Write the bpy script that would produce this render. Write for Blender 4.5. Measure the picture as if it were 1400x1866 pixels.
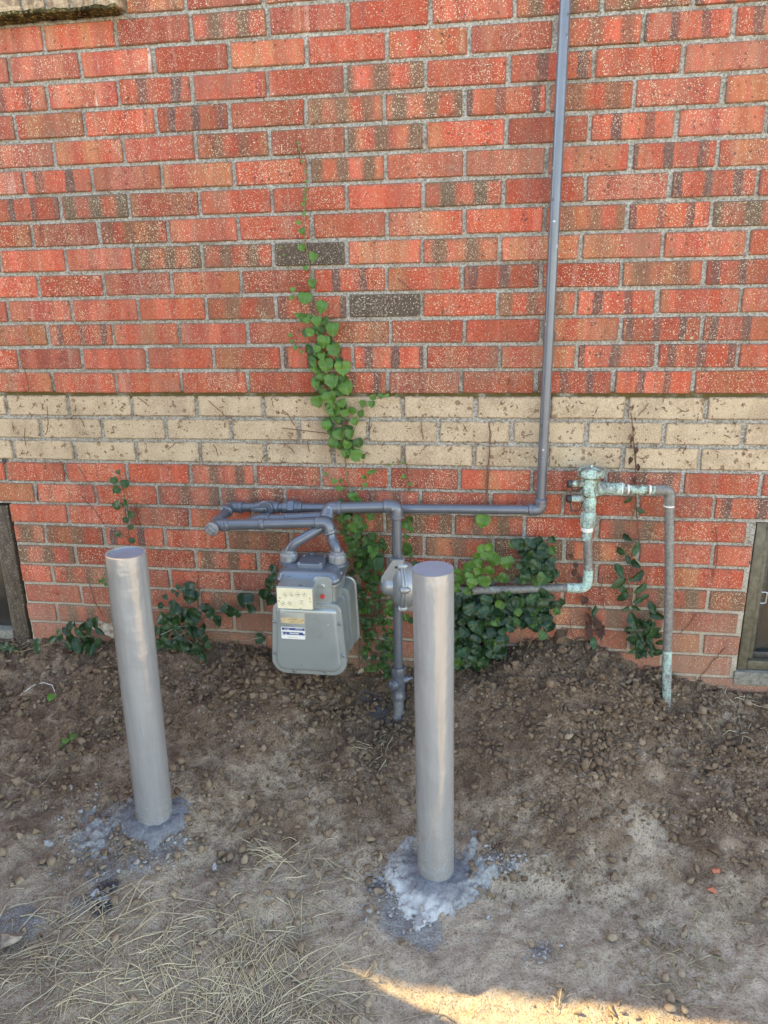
import bpy, bmesh, math, random
import numpy as np
from mathutils import Vector, Matrix

# ------------------------------------------------------------------ camera, sky, sun, exposure
for o in list(bpy.data.objects): bpy.data.objects.remove(o)
SC = bpy.context.scene
COL = SC.collection
F = 1292.0                                             # focal length in pixels of a 1400 px wide frame
CAM = np.array([0.3710, -1.9857, 0.2437])              # z = 0 is the top of the tan band, the wall face is y = 0
PITCH, YAW, ROLL = 0.2847, -0.1448, -0.0157
L, H = 0.203, 0.0687                                   # brick and course module
def cam_axes():
    cy, sy, cp, sp, cr, sr = math.cos(YAW), math.sin(YAW), math.cos(PITCH), math.sin(PITCH), math.cos(ROLL), math.sin(ROLL)
    fw = np.array([sy*cp, cy*cp, -sp]); rt = np.array([cy, -sy, 0]); up = np.cross(rt, fw)
    return cr*rt + sr*up, -sr*rt + cr*up, fw
RT, UP, FW = cam_axes()
cd = bpy.data.cameras.new('camera'); cam = bpy.data.objects.new('camera', cd); COL.objects.link(cam)
cd.sensor_fit = 'HORIZONTAL'; cd.sensor_width = 36; cd.lens = F/1400*36
cd.clip_start = 0.05; cd.clip_end = 400
m = Matrix.Identity(4)
for i in range(3):
    m[i][0], m[i][1], m[i][2], m[i][3] = RT[i], UP[i], -FW[i], CAM[i]
cam.matrix_world = m
SC.camera = cam
SC.cycles.max_bounces = 6; SC.cycles.diffuse_bounces = 3; SC.cycles.glossy_bounces = 3; SC.cycles.transmission_bounces = 3
SC.render.resolution_x, SC.render.resolution_y = 768, 1024

SUN_EL = math.radians(46)
SUN_H = np.array([-0.967, 0.25])                       # horizontal direction towards the sun: along the wall, just behind it
w = bpy.data.worlds.new('World'); SC.world = w; w.use_nodes = True
nt = w.node_tree; nt.nodes.clear()
sky = nt.nodes.new('ShaderNodeTexSky'); sky.sky_type = 'NISHITA'; sky.sun_disc = False
sky.sun_elevation = SUN_EL; sky.sun_rotation = math.atan2(SUN_H[0], SUN_H[1])
sky.air_density = 1.0; sky.dust_density = 1.5; sky.ozone_density = 1.0; sky.altitude = 1600
bg = nt.nodes.new('ShaderNodeBackground'); bg.inputs[1].default_value = 0.15
wo = nt.nodes.new('ShaderNodeOutputWorld')
nt.links.new(sky.outputs[0], bg.inputs[0]); nt.links.new(bg.outputs[0], wo.inputs[0])
sl = bpy.data.lights.new('sun', 'SUN'); sl.energy = 2.2; sl.angle = math.radians(0.45); sl.color = (1.0, 0.84, 0.52)
sun = bpy.data.objects.new('sun', sl); COL.objects.link(sun); sun.location = (-6, 2, 8)
sd = Vector((-SUN_H[0]*math.cos(SUN_EL), -SUN_H[1]*math.cos(SUN_EL), -math.sin(SUN_EL)))
sun.rotation_euler = sd.to_track_quat('-Z', 'Y').to_euler()
vs = SC.view_settings
vs.view_transform = 'Standard'; vs.look = 'None'; vs.gamma = 1; vs.exposure = 2.45
vs.use_curve_mapping = False
vs.use_white_balance = True; vs.white_balance_temperature = 8300; vs.white_balance_tint = 8

# ------------------------------------------------------------------ pixel -> place
def ray(px, py): return (px-700)/F*RT - (py-933)/F*UP + FW
def P(px, py, Y=0.0):
    d = ray(px, py); t = (Y-CAM[1])/d[1]; return CAM + t*d
def proj(p):
    v = np.asarray(p)-CAM; z = v@FW
    return 700+F*(v@RT)/z, 933-F*(v@UP)/z
rng = np.random.default_rng(7); random.seed(7)
T256 = np.random.default_rng(3).random((256, 256))
def vn(x, y, s=0):
    x = np.asarray(x, float)+s*17.31; y = np.asarray(y, float)+s*9.77
    xi = np.floor(x).astype(int); yi = np.floor(y).astype(int); fx = x-xi; fy = y-yi
    fx = fx*fx*(3-2*fx); fy = fy*fy*(3-2*fy)
    a = T256[xi % 256, yi % 256]; b = T256[(xi+1) % 256, yi % 256]; c = T256[xi % 256, (yi+1) % 256]; d = T256[(xi+1) % 256, (yi+1) % 256]
    return (a*(1-fx)+b*fx)*(1-fy)+(c*(1-fx)+d*fx)*fy
def fbm(x, y, s=0, o=4):
    r = 0; a = .5; t = 0
    for i in range(o):
        r = r+a*vn(np.asarray(x)*2**i, np.asarray(y)*2**i, s+i*3); t += a; a *= .5
    return r/t
def sst(a, b, x):
    t = np.clip((x-a)/(b-a), 0, 1); return t*t*(3-2*t)

WX = [-3, -1.6, -1.13, -.8, -.5, -.25, -.03, .16, .36, .575, .75, .916, 1.11, 1.5, 3]
WZ = [-.86, -.85, -.838, -.80, -.788, -.82, -.878, -.86, -.79, -.729, -.76, -.835, -.865, -.88, -.9]
FX = [-3, -1.2, -.43, 0, .28, .9, 3]
FZ = [-.97, -.985, -1.0, -1.08, -1.12, -1.125, -1.13]
def tz_base(x, y):
    x = np.asarray(x, float); y = np.asarray(y, float)
    zw = np.interp(x, WX, WZ); zf = np.interp(x, FX, FZ)
    d = np.clip(-y, 0, None)
    s = np.clip(d/.62, 0, 1); s = 0.55*s+0.45*s*s*(3-2*s)
    z = zw+(zf-zw)*s-0.06*np.clip(d-.62, 0, .7)
    g = lambda cx, cy, r: np.exp(-((x-cx)**2+(y-cy)**2)/(2*r*r))
    z = z-.055*g(.10, -.16, .07)+DZR*g(BRX, BRY, .10)+DZL*g(BLX, BLY, .08)+.022*g(.62, -.14, .16)+.03*g(-.25, -.2, .12)
    z = z-.02*g(.82, -.42, .11)+.022*g(.66, -.42, .07)+.02*g(1.0, -.40, .07)
    return z
BRX, BRY = P(794, 1580, -.565)[:2]; BLX, BLY = P(276, 1480, -.585)[0], -.585
DZR = DZL = 0.0
DZR = P(794, 1580, -.565)[2]-.012-float(tz_base(BRX, BRY)); DZL = P(276, 1480, -.585)[2]-.012-float(tz_base(BLX, BLY))
def near(x, y): return np.exp(-np.clip(np.maximum(np.abs(x)-1.7, -y-1.6), 0, None)*1.2)
def loose(x, y):
    return np.clip(sst(.95, .15, -np.asarray(y)+.25*(fbm(np.asarray(x)*2.2, np.asarray(y)*2.2, 5)-.5)), 0, 1)
def tz(x, y):
    lo = loose(x, y)
    z = tz_base(x, y); n = near(x, y)*(1-.8*np.exp(-((x-.28)**2+(y+.57)**2)/.006)-.8*np.exp(-((x+.435)**2+(y+.585)**2)/.005))
    z = z+n*(.045*(fbm(x*4, y*4, 1, 3)-.5)+(.020+.040*lo)*(fbm(x*16, y*16, 2, 4)-.5)+(.007+.012*lo)*(fbm(x*60, y*60, 4, 3)-.5))
    return z
GX = np.arange(-1.75, 1.75, .0058); GY = np.arange(-1.35, .03, .0058)
GZ = tz(*np.meshgrid(GX, GY, indexing='ij')); GL = loose(*np.meshgrid(GX, GY, indexing='ij'))
def look(A, x, y):
    u = np.clip((np.asarray(x, float)-GX[0])/.0058, 0, len(GX)-1.001); v = np.clip((np.asarray(y, float)-GY[0])/.0058, 0, len(GY)-1.001)
    i = u.astype(int); j = v.astype(int); u = u-i; v = v-j
    return (A[i, j]*(1-u)+A[i+1, j]*u)*(1-v)+(A[i, j+1]*(1-u)+A[i+1, j+1]*u)*v
def hz(x, y): return look(GZ, x, y)
TS = np.arange(1.0, 3.2, .003)
def G(px, py):
    """first meeting of the pixel's ray with the terrain"""
    d = ray(px, py); p = CAM+TS[:, None]*d
    hit = (p[:, 2] < hz(p[:, 0], p[:, 1])) | (p[:, 1] > -.002)
    return p[int(np.argmax(hit))] if hit.any() else p[-1]

# ------------------------------------------------------------------ mesh and object helpers
class MB:
    def __init__(s): s.v = []; s.f = []
    def add(s, v, f):
        n = len(s.v); s.v += [tuple(map(float, p)) for p in v]; s.f += [tuple(i+n for i in q) for q in f]; return s
    def box(s, lo, hi, b=0.0):
        x0, y0, z0 = lo; x1, y1, z1 = hi
        if b <= 0:
            v = [(x, y, z) for x in (x0, x1) for y in (y0, y1) for z in (z0, z1)]
            return s.add(v, [(0, 1, 3, 2), (4, 6, 7, 5), (0, 4, 5, 1), (2, 3, 7, 6), (0, 2, 6, 4), (1, 5, 7, 3)])
        bm = bmesh.new(); bmesh.ops.create_cube(bm, size=1)
        for q in bm.verts:
            q.co = Vector(((x0+x1)/2+q.co.x*(x1-x0), (y0+y1)/2+q.co.y*(y1-y0), (z0+z1)/2+q.co.z*(z1-z0)))
        bmesh.ops.bevel(bm, geom=list(bm.edges), offset=b, segments=2, affect='EDGES', profile=.5)
        bm.verts.index_update()
        s.add([q.co for q in bm.verts], [[q.index for q in f.verts] for f in bm.faces]); bm.free(); return s
    def tube(s, path, r, seg=14, cap=True):
        pts = [np.array(p, float) for p in path]; n = len(pts)
        rs = [r]*n if np.isscalar(r) else list(r)
        tan = [(pts[min(i+1, n-1)]-pts[max(i-1, 0)]) for i in range(n)]
        tan = [t/(np.linalg.norm(t)+1e-12) for t in tan]
        a = np.array([0, 0, 1.]) if abs(tan[0][2]) < .9 else np.array([1., 0, 0])
        u = np.cross(tan[0], a); u /= np.linalg.norm(u)
        V = []; Fc = []
        for i in range(n):
            u = u-tan[i]*(u@tan[i]); u /= np.linalg.norm(u)+1e-12; w_ = np.cross(tan[i], u)
            for k in range(seg):
                t = 2*math.pi*k/seg; V.append(pts[i]+rs[i]*(math.cos(t)*u+math.sin(t)*w_))
        for i in range(n-1):
            for k in range(seg):
                k2 = (k+1) % seg; Fc.append((i*seg+k, i*seg+k2, (i+1)*seg+k2, (i+1)*seg+k))
        if cap:
            Fc.append(tuple(range(seg-1, -1, -1))); Fc.append(tuple((n-1)*seg+k for k in range(seg)))
        return s.add(V, Fc)
    def lathe(s, prof, org, axis=(0, 0, 1), seg=28, hexa=False):
        """prof: list of (radius, height along axis)"""
        ax = np.array(axis, float); ax /= np.linalg.norm(ax)
        a = np.array([0, 0, 1.]) if abs(ax[2]) < .9 else np.array([1., 0, 0])
        u = np.cross(ax, a); u /= np.linalg.norm(u); w_ = np.cross(ax, u); o = np.array(org, float)
        V = []; Fc = []; n = len(prof)
        for r, h in prof:
            for k in range(seg):
                t = 2*math.pi*k/seg; V.append(o+ax*h+max(r, 1e-5)*(math.cos(t)*u+math.sin(t)*w_))
        for i in range(n-1):
            for k in range(seg):
                k2 = (k+1) % seg; Fc.append((i*seg+k, i*seg+k2, (i+1)*seg+k2, (i+1)*seg+k))
        Fc.append(tuple(range(seg-1, -1, -1))); Fc.append(tuple((n-1)*seg+k for k in range(seg)))
        return s.add(V, Fc)
    def slab(s, outline, layers, frame):
        """outline: 2-d points ccw; layers: (inset, depth); frame: (origin, u, v, n)"""
        o, u, v, nn = [np.array(q, float) for q in frame]
        pts = np.array(outline, float); k = len(pts)
        e = np.roll(pts, -1, 0)-np.roll(pts, 1, 0); e /= np.linalg.norm(e, axis=1)[:, None]+1e-12
        inn = np.stack([-e[:, 1], e[:, 0]], 1)
        V = []; Fc = []
        for ins, dep in layers:
            q = pts+inn*ins
            V += [o+a*u+b*v+dep*nn for a, b in q]
        for i in range(len(layers)-1):
            for j in range(k):
                j2 = (j+1) % k; Fc.append((i*k+j, i*k+j2, (i+1)*k+j2, (i+1)*k+j))
        Fc.append(tuple(range(k-1, -1, -1))); Fc.append(tuple((len(layers)-1)*k+j for j in range(k)))
        return s.add(V, Fc)
    def build(s, name, mat=None, parent=None, smooth=40, org=None):
        o_ = np.array(org if org is not None else (parent['_o'] if parent is not None else (0, 0, 0)), float)
        me = bpy.data.meshes.new(name)
        me.from_pydata([tuple(np.array(p)-o_) for p in s.v], [], s.f)
        bm = bmesh.new(); bm.from_mesh(me); bmesh.ops.recalc_face_normals(bm, faces=bm.faces); bm.to_mesh(me); bm.free()
        if smooth:
            me.shade_smooth(); me.set_sharp_from_angle(angle=math.radians(smooth))
        if mat: me.materials.append(mat)
        ob = bpy.data.objects.new(name, me); COL.objects.link(ob)
        if parent is not None: ob.parent = parent
        else: ob.location = o_
        ob['_o'] = [float(q) for q in o_]
        return ob
def thing(name, label, cat, loc, group=None):
    o = bpy.data.objects.new(name, None); COL.objects.link(o); o.location = loc; o.empty_display_size = .05
    o['_o'] = [float(q) for q in loc]; return tag(o, label, cat, group)
def tag(o, label=None, cat=None, group=None, kind=None):
    if label: o['label'] = label
    if cat: o['category'] = cat
    if group: o['group'] = group
    if kind: o['kind'] = kind
    return o
def np_mesh(name, V, Q, mat, attrs=None, smooth=True, nper=None):
    """V (n,3), Q (m,k) faces of equal size"""
    me = bpy.data.meshes.new(name); k = Q.shape[1]
    me.vertices.add(len(V)); me.vertices.foreach_set('co', np.ascontiguousarray(V, np.float32).ravel())
    me.loops.add(Q.size); me.loops.foreach_set('vertex_index', np.ascontiguousarray(Q, np.int32).ravel())
    me.polygons.add(len(Q)); me.polygons.foreach_set('loop_start', np.arange(0, Q.size, k, dtype=np.int32))
    me.update(calc_edges=True); me.validate()
    if smooth: me.shade_smooth()
    for an, (typ, arr) in (attrs or {}).items():
        a = me.attributes.new(an, typ, 'POINT')
        a.data.foreach_set('value' if typ == 'FLOAT' else ('vector' if typ == 'FLOAT_VECTOR' else 'color'), np.ascontiguousarray(arr, np.float32).ravel())
    if mat: me.materials.append(mat)
    ob = bpy.data.objects.new(name, me); COL.objects.link(ob); ob['_o'] = [0., 0., 0.]
    return ob
def arc_path(pts, R=.02, n=6):
    """polyline with rounded corners"""
    pts = [np.array(p, float) for p in pts]; out = [pts[0]]
    for i in range(1, len(pts)-1):
        a, b, c = pts[i-1], pts[i], pts[i+1]
        d1 = a-b; d2 = c-b; l1 = np.linalg.norm(d1); l2 = np.linalg.norm(d2); r = min(R, l1*.49, l2*.49)
        p = b+d1/l1*r; q = b+d2/l2*r
        for k in range(n+1):
            t = k/n; out.append((1-t)**2*p+2*t*(1-t)*b+t*t*q)
    out.append(pts[-1]); return out

# ------------------------------------------------------------------ materials
class NT:
    def __init__(s, name):
        s.m = bpy.data.materials.new(name); s.m.use_nodes = True; s.t = s.m.node_tree; s.t.nodes.clear()
        s.out = s.t.nodes.new('ShaderNodeOutputMaterial'); s.b = s.t.nodes.new('ShaderNodeBsdfPrincipled')
        s.t.links.new(s.b.outputs[0], s.out.inputs[0])
    def put(s, sock, val):
        if isinstance(val, bpy.types.NodeSocket): s.t.links.new(val, sock)
        elif val is not None:
            if isinstance(val, (tuple, list)) and len(val) == 3 and sock.type == 'RGBA': val = (*val, 1)
            sock.default_value = val
    def n(s, typ, outp=0, props=None, **kw):
        nd = s.t.nodes.new('ShaderNode'+typ)
        for k, v in (props or {}).items(): setattr(nd, k, v)
        for k, v in kw.items():
            key = int(k[1:]) if k[0] == 'i' and k[1:].isdigit() else k.replace('_', ' ')
            s.put(nd.inputs[key], v)
        return nd.outputs[outp]
    def math(s, op, a, b=None, c=None, clamp=False):
        nd = s.t.nodes.new('ShaderNodeMath'); nd.operation = op; nd.use_clamp = clamp
        s.put(nd.inputs[0], a)
        if b is not None: s.put(nd.inputs[1], b)
        if c is not None: s.put(nd.inputs[2], c)
        return nd.outputs[0]
    def mix(s, f, a, b, bt='MIX'):
        nd = s.t.nodes.new('ShaderNodeMix'); nd.data_type = 'RGBA'; nd.blend_type = bt; nd.clamp_factor = True
        s.put(nd.inputs[0], f); s.put(nd.inputs[6], a); s.put(nd.inputs[7], b); return nd.outputs[2]
    def step(s, a, b, x):
        nd = s.t.nodes.new('ShaderNodeMapRange'); nd.interpolation_type = 'SMOOTHSTEP'
        s.put(nd.inputs[0], x); nd.inputs[1].default_value = a; nd.inputs[2].default_value = b
        return nd.outputs[0]
    def noise(s, vec, scale, detail=3, rough=.55, outp=0, dist=0):
        return s.n('TexNoise', outp, None, Vector=vec, Scale=scale, Detail=detail, Roughness=rough, Distortion=dist)
    def vmul(s, v, xyz):
        nd = s.t.nodes.new('ShaderNodeVectorMath'); nd.operation = 'MULTIPLY'; s.put(nd.inputs[0], v); nd.inputs[1].default_value = xyz; return nd.outputs[0]
    def vadd(s, v, b):
        nd = s.t.nodes.new('ShaderNodeVectorMath'); nd.operation = 'ADD'; s.put(nd.inputs[0], v); s.put(nd.inputs[1], b); return nd.outputs[0]
    def obj(s): return s.n('TexCoord', 3)
    def geo(s): return s.n('NewGeometry', 0)
    def attr(s, name, outp='Color', typ='GEOMETRY'):
        nd = s.t.nodes.new('ShaderNodeAttribute'); nd.attribute_name = name; nd.attribute_type = typ; return nd.outputs[outp]
    def xyz(s, v):
        nd = s.t.nodes.new('ShaderNodeSeparateXYZ'); s.put(nd.inputs[0], v); return nd.outputs
    def comb(s, x, y, z):
        nd = s.t.nodes.new('ShaderNodeCombineXYZ'); s.put(nd.inputs[0], x); s.put(nd.inputs[1], y); s.put(nd.inputs[2], z); return nd.outputs[0]
    def bump(s, h, dist=.002, strength=1.0):
        return s.n('Bump', 0, None, Strength=strength, Distance=dist, Height=h)
    def bsdf(s, col=None, rough=.6, normal=None, metal=0., spec=.5, **kw):
        s.put(s.b.inputs['Base Color'], col); s.put(s.b.inputs['Roughness'], rough); s.put(s.b.inputs['Metallic'], metal)
        s.put(s.b.inputs['Specular IOR Level'], spec)
        if normal is not None: s.put(s.b.inputs['Normal'], normal)
        for k, v in kw.items(): s.put(s.b.inputs[k.replace('_', ' ')], v)
        return s.m

def speckle(t, pos, scale, size, dens, seedoff=0.0):
    """scattered irregular flecks: 1 inside a fleck"""
    wob = t.noise(pos, scale*1.6, 2, .6, outp=1)
    pp = t.vadd(pos, t.vmul(wob, (1.1/scale, 1.1/scale, 1.1/scale)))
    d = t.n('TexVoronoi', 0, {'feature': 'F1'}, Vector=pp, Scale=scale); c = d.node.outputs[1]
    r = t.xyz(c)
    sz = t.math('MULTIPLY', r[1], size)
    inside = t.math('LESS_THAN', d, sz)
    gate = t.math('LESS_THAN', r[0], dens)
    return t.math('MULTIPLY', inside, gate)

def brick_material(name, stuff, tan=False):
    t = NT(name)
    loc = t.attr('bl', 'Vector') if stuff else t.obj()
    ty = 'GEOMETRY' if stuff else 'OBJECT'
    c1 = t.xyz(t.attr('bc', 'Vector', ty)); c2 = t.xyz(t.attr('bx', 'Vector', ty))
    pos = t.geo(); xyz = t.xyz(loc)
    seed = t.math('MULTIPLY', c2[2], 37.0)
    u = t.math('DIVIDE', xyz[0], L)
    lv = t.vadd(loc, t.comb(seed, seed, t.math('MULTIPLY', seed, 1.7)))
    if not tan:
        streak = t.noise(t.vmul(lv, (1, 1, .12)), 30, 2, .5)
        broad = t.noise(t.vmul(lv, (1, 1, .18)), 13, 1, .5)
        fine = t.noise(lv, 160, 4, .65)
        red = t.mix(t.step(.35, .65, fine), (.40, .057, .029), (.50, .094, .047))
        pink = t.mix(t.step(.35, .62, streak), (.355, .066, .046), (.46, .138, .088))
        red = t.mix(c2[0], red, pink)
        of = t.math('MULTIPLY', t.step(.40, .60, broad), t.math('ADD', .12, t.math('MULTIPLY', c1[0], .95)), clamp=True)
        col = t.mix(of, red, t.mix(t.step(.3, .7, streak), (.38, .108, .046), (.46, .18, .085)))
        bright = t.math('MULTIPLY', t.step(.54, .64, streak), .65)
        col = t.mix(bright, col, (.56, .115, .068))
        mv = t.step(.50, .68, t.noise(t.vadd(t.vmul(lv, (1, 1, .10)), (5.3, 1.1, 2.2)), 24, 3, .6))
        col = t.mix(t.math('MULTIPLY', mv, .55), col, (.29, .066, .050))
        gry = t.step(.52, .70, t.noise(t.vadd(t.vmul(lv, (1, 1, .25)), (1.3, 7.1, 4.2)), 19, 3, .6))
        col = t.mix(t.math('MULTIPLY', gry, .40), col, (.36, .19, .125))
        val = t.math('ADD', .74, t.math('MULTIPLY', t.math('FRACT', t.math('MULTIPLY', c2[2], 7.13)), .42))
        col = t.mix(1.0, col, t.comb(val, val, val), 'MULTIPLY')
        # dark bars left by the setting of the bricks in the kiln
        wob = t.math('MULTIPLY', t.math('SUBTRACT', t.noise(lv, 22, 3, .6), .5), .22)
        ph = t.math('ADD', t.math('ADD', t.math('MULTIPLY', u, t.math('ADD', 2.1, c2[2])), seed), wob)
        tri = t.math('ABSOLUTE', t.math('SUBTRACT', t.math('FRACT', ph), .5))
        bar = t.math('MULTIPLY', t.step(.175, .125, tri), c1[1])
        bar = t.math('MULTIPLY', bar, t.math('ADD', .6, t.math('MULTIPLY', .4, t.step(.35, .6, streak))))
        col = t.mix(bar, col, t.mix(t.step(.4, .6, fine), (.115, .052, .045), (.17, .085, .068)))
        edge = t.step(.016, .030, t.math('ABSOLUTE', xyz[2]))
        br = t.math('MULTIPLY', t.math('MAXIMUM', t.step(.36, .12, tri), t.math('MULTIPLY', edge, .7)), c1[2])
        br = t.math('MULTIPLY', br, t.step(.22, .5, t.math('ADD', fine, t.math('MULTIPLY', c1[2], .25))))
        br = t.math('MAXIMUM', br, t.math('SUBTRACT', c1[2], 1.0), clamp=True)
        col = t.mix(br, col, t.mix(t.step(.35, .7, fine), (.11, .070, .044), (.20, .125, .075)))
        col = t.mix(t.math('SUBTRACT', c1[2], 1.0, clamp=True), col, t.mix(t.step(.35, .7, fine), (.070, .050, .038), (.115, .083, .062)))
        # white run marks
        ws = t.math('MULTIPLY', t.step(.60, .70, t.noise(t.vmul(lv, (1, 1, .08)), 45, 3, .6)), t.math('MULTIPLY', c2[1], .7))
        col = t.mix(ws, col, (.80, .66, .58))
    else:
        fine = t.noise(lv, 260, 4, .7); broad = t.noise(lv, 16, 3, .6)
        col = t.mix(t.step(.3, .7, broad), (.385, .275, .17), (.54, .405, .27))
        col = t.mix(t.step(.56, .72, fine), col, (.25, .17, .10))
        col = t.mix(t.step(.55, .35, fine), col, (.60, .47, .335))
        bs = speckle(t, pos, 60, .55, .16)
        col = t.mix(t.math('MULTIPLY', bs, .75), col, (.17, .085, .045))
    dirt = t.noise(pos, 4.5, 4, .6)
    fl = t.math('ADD', .30, t.math('MULTIPLY', t.step(.32, .68, t.noise(pos, 7, 3, .6)), .5))
    sp = t.math('MAXIMUM', speckle(t, pos, 360, .56, t.math('MULTIPLY', fl, .40)), speckle(t, t.vadd(pos, (3.1, 1.7, 8.2)), 620, .56, t.math('MULTIPLY', fl, .46)))
    col = t.mix(t.math('MULTIPLY', sp, .88 if not tan else .55), col, (.80, .68, .48))
    pit = speckle(t, t.vadd(pos, (1.1, 5.2, 2.2)), 110, .5, .14)
    col = t.mix(t.math('MULTIPLY', pit, .75), col, (.10, .05, .035))
    edges = t.math('MAXIMUM', t.step(.0235, .0295, t.math('ABSOLUTE', xyz[2])), t.step(.088, .098, t.math('ABSOLUTE', xyz[0])))
    col = t.mix(t.math('MULTIPLY', t.math('MULTIPLY', edges, t.step(.35, .65, t.noise(pos, 40, 4, .7))), .85), col, (.15, .10, .068))
    col = t.mix(t.math('MULTIPLY', t.step(.48, .72, dirt), .38), col, (.19, .11, .08))
    # splash-dirt film on the lowest courses
    low = t.math('MULTIPLY', t.step(-.50, -.86, t.xyz(pos)[2]), t.math('ADD', .15, t.math('MULTIPLY', t.noise(pos, 9, 3), .75)))
    col = t.mix(low, col, (.33, .215, .15))
    hgt = t.math('ADD', t.math('MULTIPLY', fine, .5), t.math('MULTIPLY', t.noise(pos, 55, 3, .6), .8))
    hgt = t.math('SUBTRACT', t.math('ADD', hgt, t.math('MULTIPLY', sp, .35)), t.math('MULTIPLY', pit, .8))
    return t.bsdf(col, t.math('ADD', .62, t.math('MULTIPLY', fine, .25)), t.bump(hgt, .0016, .8), spec=.3)
M_brick = brick_material('red_brick', False); M_bricks = brick_material('red_brick_joined', True)
M_tan = brick_material('tan_brick', False, True); M_tans = brick_material('tan_brick_joined', True, True)

def mortar_material():
    t = NT('mortar'); pos = t.geo(); z = t.xyz(pos)[2]
    f = t.noise(pos, 170, 5, .8); b = t.noise(pos, 11, 5, .65)
    col = t.mix(t.step(.34, .64, f), (.135, .122, .102), (.53, .50, .445))
    col = t.mix(t.math('MULTIPLY', t.step(.48, .66, b), .65), col, t.mix(t.step(.4, .6, f), (.11, .082, .055), (.29, .235, .17)))
    col = t.mix(t.math('MULTIPLY', t.step(.62, .68, f), .7), col, (.60, .57, .50))
    moss = t.math('MULTIPLY', t.step(.017, .006, t.math('ABSOLUTE', t.math('SUBTRACT', z, .0))), t.step(.25, .5, t.noise(pos, 18, 4)))
    col = t.mix(moss, col, (.11, .082, .028))
    low = t.math('MULTIPLY', t.step(-.30, -.72, z), .85)
    col = t.mix(low, col, t.mix(t.step(.3, .7, f), (.36, .29, .215), (.56, .48, .375)))
    return t.bsdf(col, .92, t.bump(t.math('ADD', f, t.math('MULTIPLY', t.noise(pos, 90, 3), 1.2)), .0022, .9), spec=.2)
M_mortar = mortar_material()

def soil_material():
    t = NT('soil'); pos = t.geo(); a = t.xyz(t.attr('gm', 'Vector'))
    f1 = t.noise(pos, 38, 5, .7); f2 = t.noise(pos, 210, 4, .7); f3 = t.noise(pos, 9, 4, .6)
    dark = t.mix(t.step(.3, .7, f1), (.175, .112, .074), (.325, .22, .148))
    light = t.mix(t.step(.3, .7, f1), (.47, .362, .262), (.73, .595, .455))
    f4 = t.noise(pos, 3.3, 5, .65)
    k = t.step(.10, .95, t.math('ADD', t.math('ADD', t.math('MULTIPLY', a[0], .85), t.math('MULTIPLY', t.math('SUBTRACT', f3, .42), 1.5)), t.math('MULTIPLY', t.math('SUBTRACT', f4, .5), 1.4)))
    col = t.mix(k, dark, light)
    col = t.mix(t.math('MULTIPLY', t.step(.5, .66, f2), .7), col, t.mix(k, (.34, .24, .16), (.70, .56, .41)))
    col = t.mix(t.math('MULTIPLY', t.step(.48, .36, f2), .75), col, t.mix(k, (.065, .045, .032), (.27, .20, .14)))
    col = t.mix(t.math('MULTIPLY', speckle(t, pos, 120, .5, .10), .8), col, (.52, .45, .36))
    # cement dust and grey overspray left on the soil
    cm = t.step(.30, .62, t.math('ADD', a[1], t.math('MULTIPLY', t.math('SUBTRACT', f1, .5), .9)))
    col = t.mix(t.math('MULTIPLY', cm, .85), col, t.mix(t.step(.35, .65, f2), (.24, .235, .23), (.47, .465, .46)))
    pm = t.step(.30, .60, t.math('ADD', a[2], t.math('MULTIPLY', t.math('SUBTRACT', f1, .5), .7)))
    col = t.mix(t.math('MULTIPLY', pm, .9), col, t.mix(t.step(.35, .65, f2), (.05, .052, .062), (.12, .125, .145)))
    h = t.math('ADD', t.math('MULTIPLY', f1, 1.6), t.math('MULTIPLY', f2, .8))
    return t.bsdf(col, .95, t.bump(h, .010, 1.0), spec=.15)
M_soil = soil_material()
def clod_material():
    t = NT('soil_clod'); pos = t.geo(); a = t.xyz(t.attr('cm', 'Vector'))
    f = t.noise(pos, 170, 4, .7)
    col = t.mix(a[0], t.mix(f, (.095, .060, .038), (.24, .160, .105)), t.mix(f, (.29, .21, .14), (.52, .40, .28)))
    col = t.mix(a[1], col, t.mix(f, (.30, .30, .30), (.54, .54, .54)))
    return t.bsdf(col, .95, t.bump(f, .003, .8), spec=.15)
M_clod = clod_material()

def plain(name, c1, c2, scale=60, rough=.6, bump=.001, metal=0., spec=.5, rv=.15, **kw):
    t = NT(name); pos = t.geo(); f = t.noise(pos, scale, 4, .6)
    return t.bsdf(t.mix(t.step(.3, .7, f), c1, c2), t.math('ADD', rough-rv/2, t.math('MULTIPLY', f, rv)), t.bump(f, bump, .6) if bump else None, metal=metal, spec=spec, **kw)
def paint(name, col, rough=.33, metal=.25, grime=.35, coat=0.):
    t = NT(name); pos = t.geo()
    a = t.noise(pos, 9, 4, .6); b = t.noise(pos, 120, 3, .6)
    c = t.mix(t.step(.35, .75, a), col, tuple(x*.86 for x in col))
    c = t.mix(t.math('MULTIPLY', t.step(.60, .74, t.noise(pos, 26, 5, .7)), grime), c, (.14, .115, .085))
    c = t.mix(t.math('MULTIPLY', speckle(t, pos, 70, .35, .05 if grime > .15 else 0.0), .7), c, (.07, .065, .06))
    c = t.mix(t.math('MULTIPLY', speckle(t, t.vadd(pos, (4, 2, 1)), 90, .30, .05 if grime > .15 else 0.0), .7), c, (.62, .60, .56))
    h = t.math('ADD', t.math('MULTIPLY', a, 2.0), t.math('MULTIPLY', b, .25))
    return t.bsdf(c, t.math('ADD', rough, t.math('MULTIPLY', t.math('SUBTRACT', b, .5), .16)), t.bump(h, .0011, .55), metal=metal, spec=.5)
M_pipe = paint('grey_pipe_paint', (.16, .175, .205), .32, .40, .18)
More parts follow.
